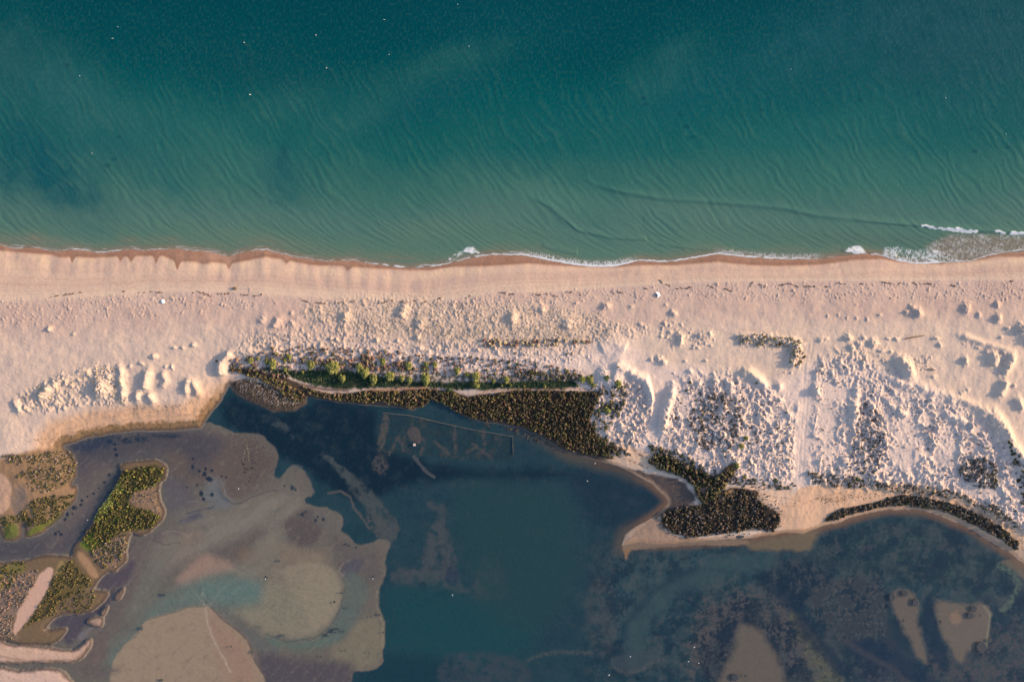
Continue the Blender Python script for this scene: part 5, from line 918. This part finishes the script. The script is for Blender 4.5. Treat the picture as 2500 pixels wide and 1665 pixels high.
WR = [[(478,716),(490,712),(497,717)],[(500,716),(512,721),(520,725)],[(535,719),(545,716),(555,719),(565,717)],[(590,719),(598,722),(612,720)],[(623,723),(645,720)],[(735,728),(745,735),(760,738)],[(770,740),(800,742)],[(820,741),(845,738)],[(852,739),(870,734)],[(883,745),(895,744)],[(925,742),(950,737)],[(957,733),(962,738)],[(978,740),(990,735)],[(1010,736),(1020,735)],[(1030,740),(1045,736)],[(1070,730),(1080,728)],[(1135,729),(1150,722)],[(1218,715),(1235,716)],[(1243,720),(1255,718)],[(1268,721),(1272,722)],[(1300,718),(1320,722)],[(1330,718),(1340,720)],[(1345,721),(1362,725)],[(1380,715),(1400,714)],[(1410,716),(1420,722)],[(1490,712),(1500,720)],[(1508,714),(1520,716)],[(1572,704),(1583,708)],[(1622,694),(1636,700)],[(1650,706),(1690,702)],[(1725,698),(1740,704)],[(1748,694),(1750,697)],[(1765,706),(1785,712)],[(1828,702),(1835,690)],[(1850,695),(1868,703)],[(1900,697),(1925,693),(1950,702)],[(1960,700),(1990,700)],[(2010,702),(2022,699)],[(2040,692),(2060,695)],[(2095,694),(2105,696)],[(2150,690),(2175,694)],[(2190,694),(2195,690)],[(2225,690),(2235,697)],[(2250,694),(2275,694)],[(2315,697),(2330,700)],[(2460,688),(2470,687)],
      [(128,727),(135,726)],[(143,723),(150,722)],[(160,721),(190,718)],[(200,715),(206,717)],[(305,713),(312,712)],[(343,715),(348,714)],[(356,715),(362,714)],[(373,714),(378,711)],[(385,714),(402,716)]]
it = []
for s in WR:
    for (ax, ay), (bx, by) in zip(s[:-1], s[1:]):
        n = int(math.hypot(bx - ax, by - ay) / 1.6) + 1
        for k in range(n):
            if vr.rand() < .3: continue
            t = k / n; it.append((ax + (bx - ax) * t + vr.uniform(-1.2, 1.2), ay + (by - ay) * t + vr.uniform(-1.5, 1.5), vr.uniform(.07, .17), vr.uniform(.05, .14), (.13, .085, .065)))
tufts('washed_up_weed', it, 'broken brown line of washed-up weed along the top of the beach', 'weed', M_weed)
it = []
for P_, n in (([(1750,1195),(1850,1200),(1940,1225),(1900,1240),(1860,1225),(1780,1215)], 60), ([(1990,1210),(2040,1198),(2110,1200),(2160,1205),(2100,1222),(2000,1235)], 90), ([(60,1075),(240,1052),(420,1035),(500,1020),(480,1044),(330,1050),(160,1083)], 260), ([(250,985),(400,985),(480,975),(450,1000),(300,1010)], 70), ([(1760,1320),(1900,1300),(1880,1320)], 10)):
    for x, y in scatter(P_, n, .2, n, 20.): it.append((x, y, vr.uniform(.05, .16), vr.uniform(.03, .08), (.10, .075, .05)))
tufts('washed_up_weed', it, 'dark weed scraps strewn over the lagoon beaches', 'weed', M_weed)

def gull_parts():
    import bmesh
    sec = [(-.20, .012, .010, .06), (-.13, .035, .03, .06), (-.05, .065, .055, .065), (.03, .070, .060, .07), (.09, .050, .050, .09), (.125, .032, .035, .12), (.16, .034, .036, .145), (.19, .022, .024, .145), (.205, .006, .006, .14)]
    V = []; F = []; n = 12
    for x, ry, rz, z in sec:
        for k in range(n): a = k * 2 * math.pi / n; V.append((x, ry * math.cos(a), z + rz * math.sin(a)))
    for i in range(len(sec) - 1):
        for k in range(n): F.append((i * n + k, i * n + (k + 1) % n, (i + 1) * n + (k + 1) % n, (i + 1) * n + k))
    V += [(-.20, 0, .06), (.205, 0, .14)]; F += [(len(V) - 2, (k + 1) % n, k) for k in range(n)] + [(len(V) - 1, (len(sec) - 1) * n + k, (len(sec) - 1) * n + (k + 1) % n) for k in range(n)]
    def me(nm, V, F, m):
        q = bpy.data.meshes.new(nm); q.from_pydata(V, [], F); q.materials.append(m)
        for p in q.polygons: p.use_smooth = True
        return q
    body = me('body', V, F, M_feather); out = [('body', body)]
    for s in (-1, 1):
        W = [(.07, s * .045, .115), (.05, s * .078, .08), (-.06, s * .078, .075), (-.20, s * .03, .085), (-.23, s * .012, .095), (-.08, s * .03, .13), (.0, s * .03, .135),
             (.07, s * .04, .10), (.05, s * .070, .07), (-.06, s * .070, .066), (-.20, s * .025, .078), (-.23, s * .010, .088), (-.08, s * .02, .115), (.0, s * .02, .12)]
        Fw = [(0, 1, 2, 3, 4, 5, 6), (13, 12, 11, 10, 9, 8, 7)] + [(i, i + 7, (i + 1) % 7 + 7, (i + 1) % 7) for i in range(7)]
        out.append(('wing', me('wing', W, Fw, M_grey if s else M_grey)))
    bk = [(.20, -.008, .138), (.20, .008, .138), (.20, .0, .15), (.245, 0, .134)]
    out.append(('beak', me('beak', bk, [(0, 1, 2), (0, 3, 1), (1, 3, 2), (2, 3, 0)], M_beak)))
    ft = [(0, -.02, .0), (.05, -.03, .0), (.05, .03, .0), (0, .02, .0), (.01, -.006, .06), (.01, .006, .06), (.0, .006, .06), (.0, -.006, .06)]
    return out
GP = gull_parts()
def gull(x, y, z, rz, s, label, group):
    e = bpy.data.objects.new('gull', None); COL.objects.link(e); e.location = (wx(x), wy(y), z); e.rotation_euler = (0, 0, rz); e.scale = (s, s, s); tag(e, label, 'gull', group)
    for nm, me in GP:
        o = bpy.data.objects.new(nm, me); COL.objects.link(o); o.parent = e
GS = 'white gulls afloat on the sea'; GL_ = 'white gulls in the lagoon'
SEAG = [(288,67,'upper of two white specks of gulls far out at the upper left'),(276,95,'fainter gull just below the upper left one'),(195,186,'lone white gull afloat near the left edge, below the pair'),(225,375,'lowest white gull afloat on the left, nearest the beach'),(596,105,'bright white gull afloat left of centre near the top'),
 (611,232,'white gull afloat below the bright one left of centre'),(771,87,'brightest white gull afloat near the top, left of centre'),(797,167,'white gull afloat below the brightest one'),(938,49,'faint gull afloat near the top, left of the middle'),(950,134,'gull afloat below the faint one left of the middle'),
 (1117,12,'gull afloat at the top edge of the sea'),(1145,114,'slim white gull afloat just left of the middle'),(1931,170,'white gull afloat high on the right half'),(2309,240,'pale gull afloat towards the right edge'),(2456,328,'pale gull afloat closest to the right edge')]
rg = random.Random(9)
for x, y, lab in SEAG: gull(x, y, .0, rg.uniform(0, 6.3), 1.05 if 'bright' in lab else .75, lab, GS)
LG = [(1487,1647,'white gull afloat in the lagoon near the bottom edge, left of the sediment swirl'),(1539,1602,'white gull afloat above the curved sediment swirl'),(1695,1579,'brightest white gull afloat right of the sediment swirl'),(1681,1614,'white gull, lower left of the three right of the swirl'),(1706,1618,'small white gull, lower right of the three right of the swirl'),
 (1453,1131,'white gull in the shallows below the brown scrub'),(1105,1452,'white gull afloat alone in the middle of the lagoon'),(1434,1174,'faint gull afloat on dark water off the scrub shore'),(583,1193,'white gull standing on the brown flats left of the channel'),(214,1269,'white gull at the creek edge left of the marsh island'),
 (649,1412,'white gull beside the left dark stone on the flats'),(911,1411,'white gull beside the right dark stone on the flats'),(1709,1300,'white gull on the scrubby point beach'),(1742,1176,'white gull in the shaded notch'),(1595,988,'white gull on the smooth shaded hollow of the dunes')]
for x, y, lab in LG: gull(x, y, max(gz(x, y), -.02) + (.2 if 'stone' in lab else 0.), rg.uniform(0, 6.3), 1.2 if ('bright' in lab or y == 1647) else .9, lab, GL_)

# staked plot
fe = bpy.data.objects.new('stake_fence', None); COL.objects.link(fe); fe.location = (wx(936), wy(1008), 0); tag(fe, 'long thin row of grey stakes with netting enclosing the plot in the lagoon', 'fence')
PL = [(936,1008),(1000,1014),(1080,1033),(1160,1050),(1252,1066),(1252,1088),(1253,1110)]
import bmesh
def post_mesh():
    bm = bmesh.new(); bmesh.ops.create_cone(bm, cap_ends=True, segments=7, radius1=.04, radius2=.03, depth=.7)
    for v in bm.verts: v.co.z += .2
    me = bpy.data.meshes.new('stake'); bm.to_mesh(me); bm.free(); me.materials.append(M_stake); return me
pm = post_mesh(); Vn = []; Fn = []
for (ax, ay), (bx, by) in zip(PL[:-1], PL[1:]):
    L_ = math.hypot(bx - ax, by - ay); n = int(L_ / 8)
    for k in range(n):
        t = (k + rg.uniform(-.2, .2)) / n; x = ax + (bx - ax) * t; y = ay + (by - ay) * t
        o = bpy.data.objects.new('stake', pm); COL.objects.link(o); o.parent = fe; o.location = (wx(x) - fe.location.x, wy(y) - fe.location.y, -.15); o.rotation_euler = (rg.uniform(-.12, .12), rg.uniform(-.12, .12), 0)
    d = np.array([wx(bx) - wx(ax), wy(by) - wy(ay)]); d = np.array([-d[1], d[0]]) / np.hypot(*d) * .035; m = len(Vn)
    for (x, y) in ((ax, ay), (bx, by)):
        for s in (-1, 1):
            for z in (-.3, .03): Vn.append((wx(x) + s * d[0] - fe.location.x, wy(y) + s * d[1] - fe.location.y, z))
    Fn += [(m, m + 1, m + 3, m + 2), (m + 4, m + 6, m + 7, m + 5), (m, m + 4, m + 5, m + 1), (m + 2, m + 3, m + 7, m + 6), (m + 1, m + 5, m + 7, m + 3)]
me = bpy.data.meshes.new('netting'); me.from_pydata(Vn, [], Fn); me.materials.append(M_net); o = bpy.data.objects.new('netting', me); COL.objects.link(o); o.parent = fe
# raft
rf = bpy.data.objects.new('raft', None); COL.objects.link(rf); rf.location = (wx(1012), wy(1085.5), 0); rf.rotation_euler = (0, 0, .05); tag(rf, 'small square pinkish raft afloat in the staked plot', 'raft')
def box(name, cx, cy, cz, sx, sy, sz, mat, parent):
    bm = bmesh.new(); bmesh.ops.create_cube(bm, size=1)
    for v in bm.verts: v.co = Vector((v.co.x * sx + cx, v.co.y * sy + cy, v.co.z * sz + cz))
    bmesh.ops.bevel(bm, geom=bm.edges[:], offset=min(sx, sy, sz) * .15, segments=1, affect='EDGES')
    me = bpy.data.meshes.new(name); bm.to_mesh(me); bm.free(); me.materials.append(mat); o = bpy.data.objects.new(name, me); COL.objects.link(o); o.parent = parent
for k in range(5): box('plank', 0, -.24 + k * .12, .10, .62, .105, .04, M_raft, rf)
for s in (-1, 1): box('float', s * .22, 0, .02, .12, .58, .12, M_wood, rf)
# two white shelters on the beach
def shelter(x, y, r, rz, label, opened):
    e = bpy.data.objects.new('beach_shelter', None); COL.objects.link(e); e.location = (wx(x), wy(y), gz(x, y, -.02)); e.rotation_euler = (0, 0, rz); tag(e, label, 'beach shelter', None)
    V = []; F = []; n = 20; m = 7; span = math.pi * (1.25 if opened else 2.0)
    for lay, q in ((0, 1.), (1, .93)):
        for j in range(m + 1):
            b = j / m * math.pi / 2
            for i in range(n + 1):
                a = -span / 2 + span * i / n; V.append((q * r * math.cos(b) * math.cos(a), q * r * math.cos(b) * math.sin(a) * 1.1, q * r * .85 * math.sin(b) * (1 + .03 * math.cos(6 * a))))
    N_ = (n + 1) * (m + 1)
    for j in range(m):
        for i in range(n):
            k = j * (n + 1) + i; F.append((k, k + 1, k + n + 2, k + n + 1)); F.append((N_ + k, N_ + k + n + 1, N_ + k + n + 2, N_ + k + 1))
    me = bpy.data.meshes.new('canopy'); me.from_pydata(V, [], F); me.materials.append(M_white); me.materials.append(M_inner)
    for i, p in enumerate(me.polygons): p.material_index = i % 2; p.use_smooth = True
    o = bpy.data.objects.new('canopy', me); COL.objects.link(o); o.parent = e
    V = []; F = []
    for i in range(n + 1):
        a = -span / 2 + span * i / n
        for q, z in ((.98, 0), (1.22, .02), (1.22, -.1), (.98, -.1)): V.append((q * r * math.cos(a), q * r * math.sin(a) * 1.1, z))
    for i in range(n):
        for k in range(4): F.append((i * 4 + k, (i + 1) * 4 + k, (i + 1) * 4 + (k + 1) % 4, i * 4 + (k + 1) % 4))
    me = bpy.data.meshes.new('skirt'); me.from_pydata(V, [], F); me.materials.append(M_white); o = bpy.data.objects.new('skirt', me); COL.objects.link(o); o.parent = e
shelter(404, 737, .44, .3, 'small closed white dome shelter standing alone on the left beach', False)
shelter(1603, 721, .55, .35, 'small white shelter with its dark open side facing left, on the right beach', True)
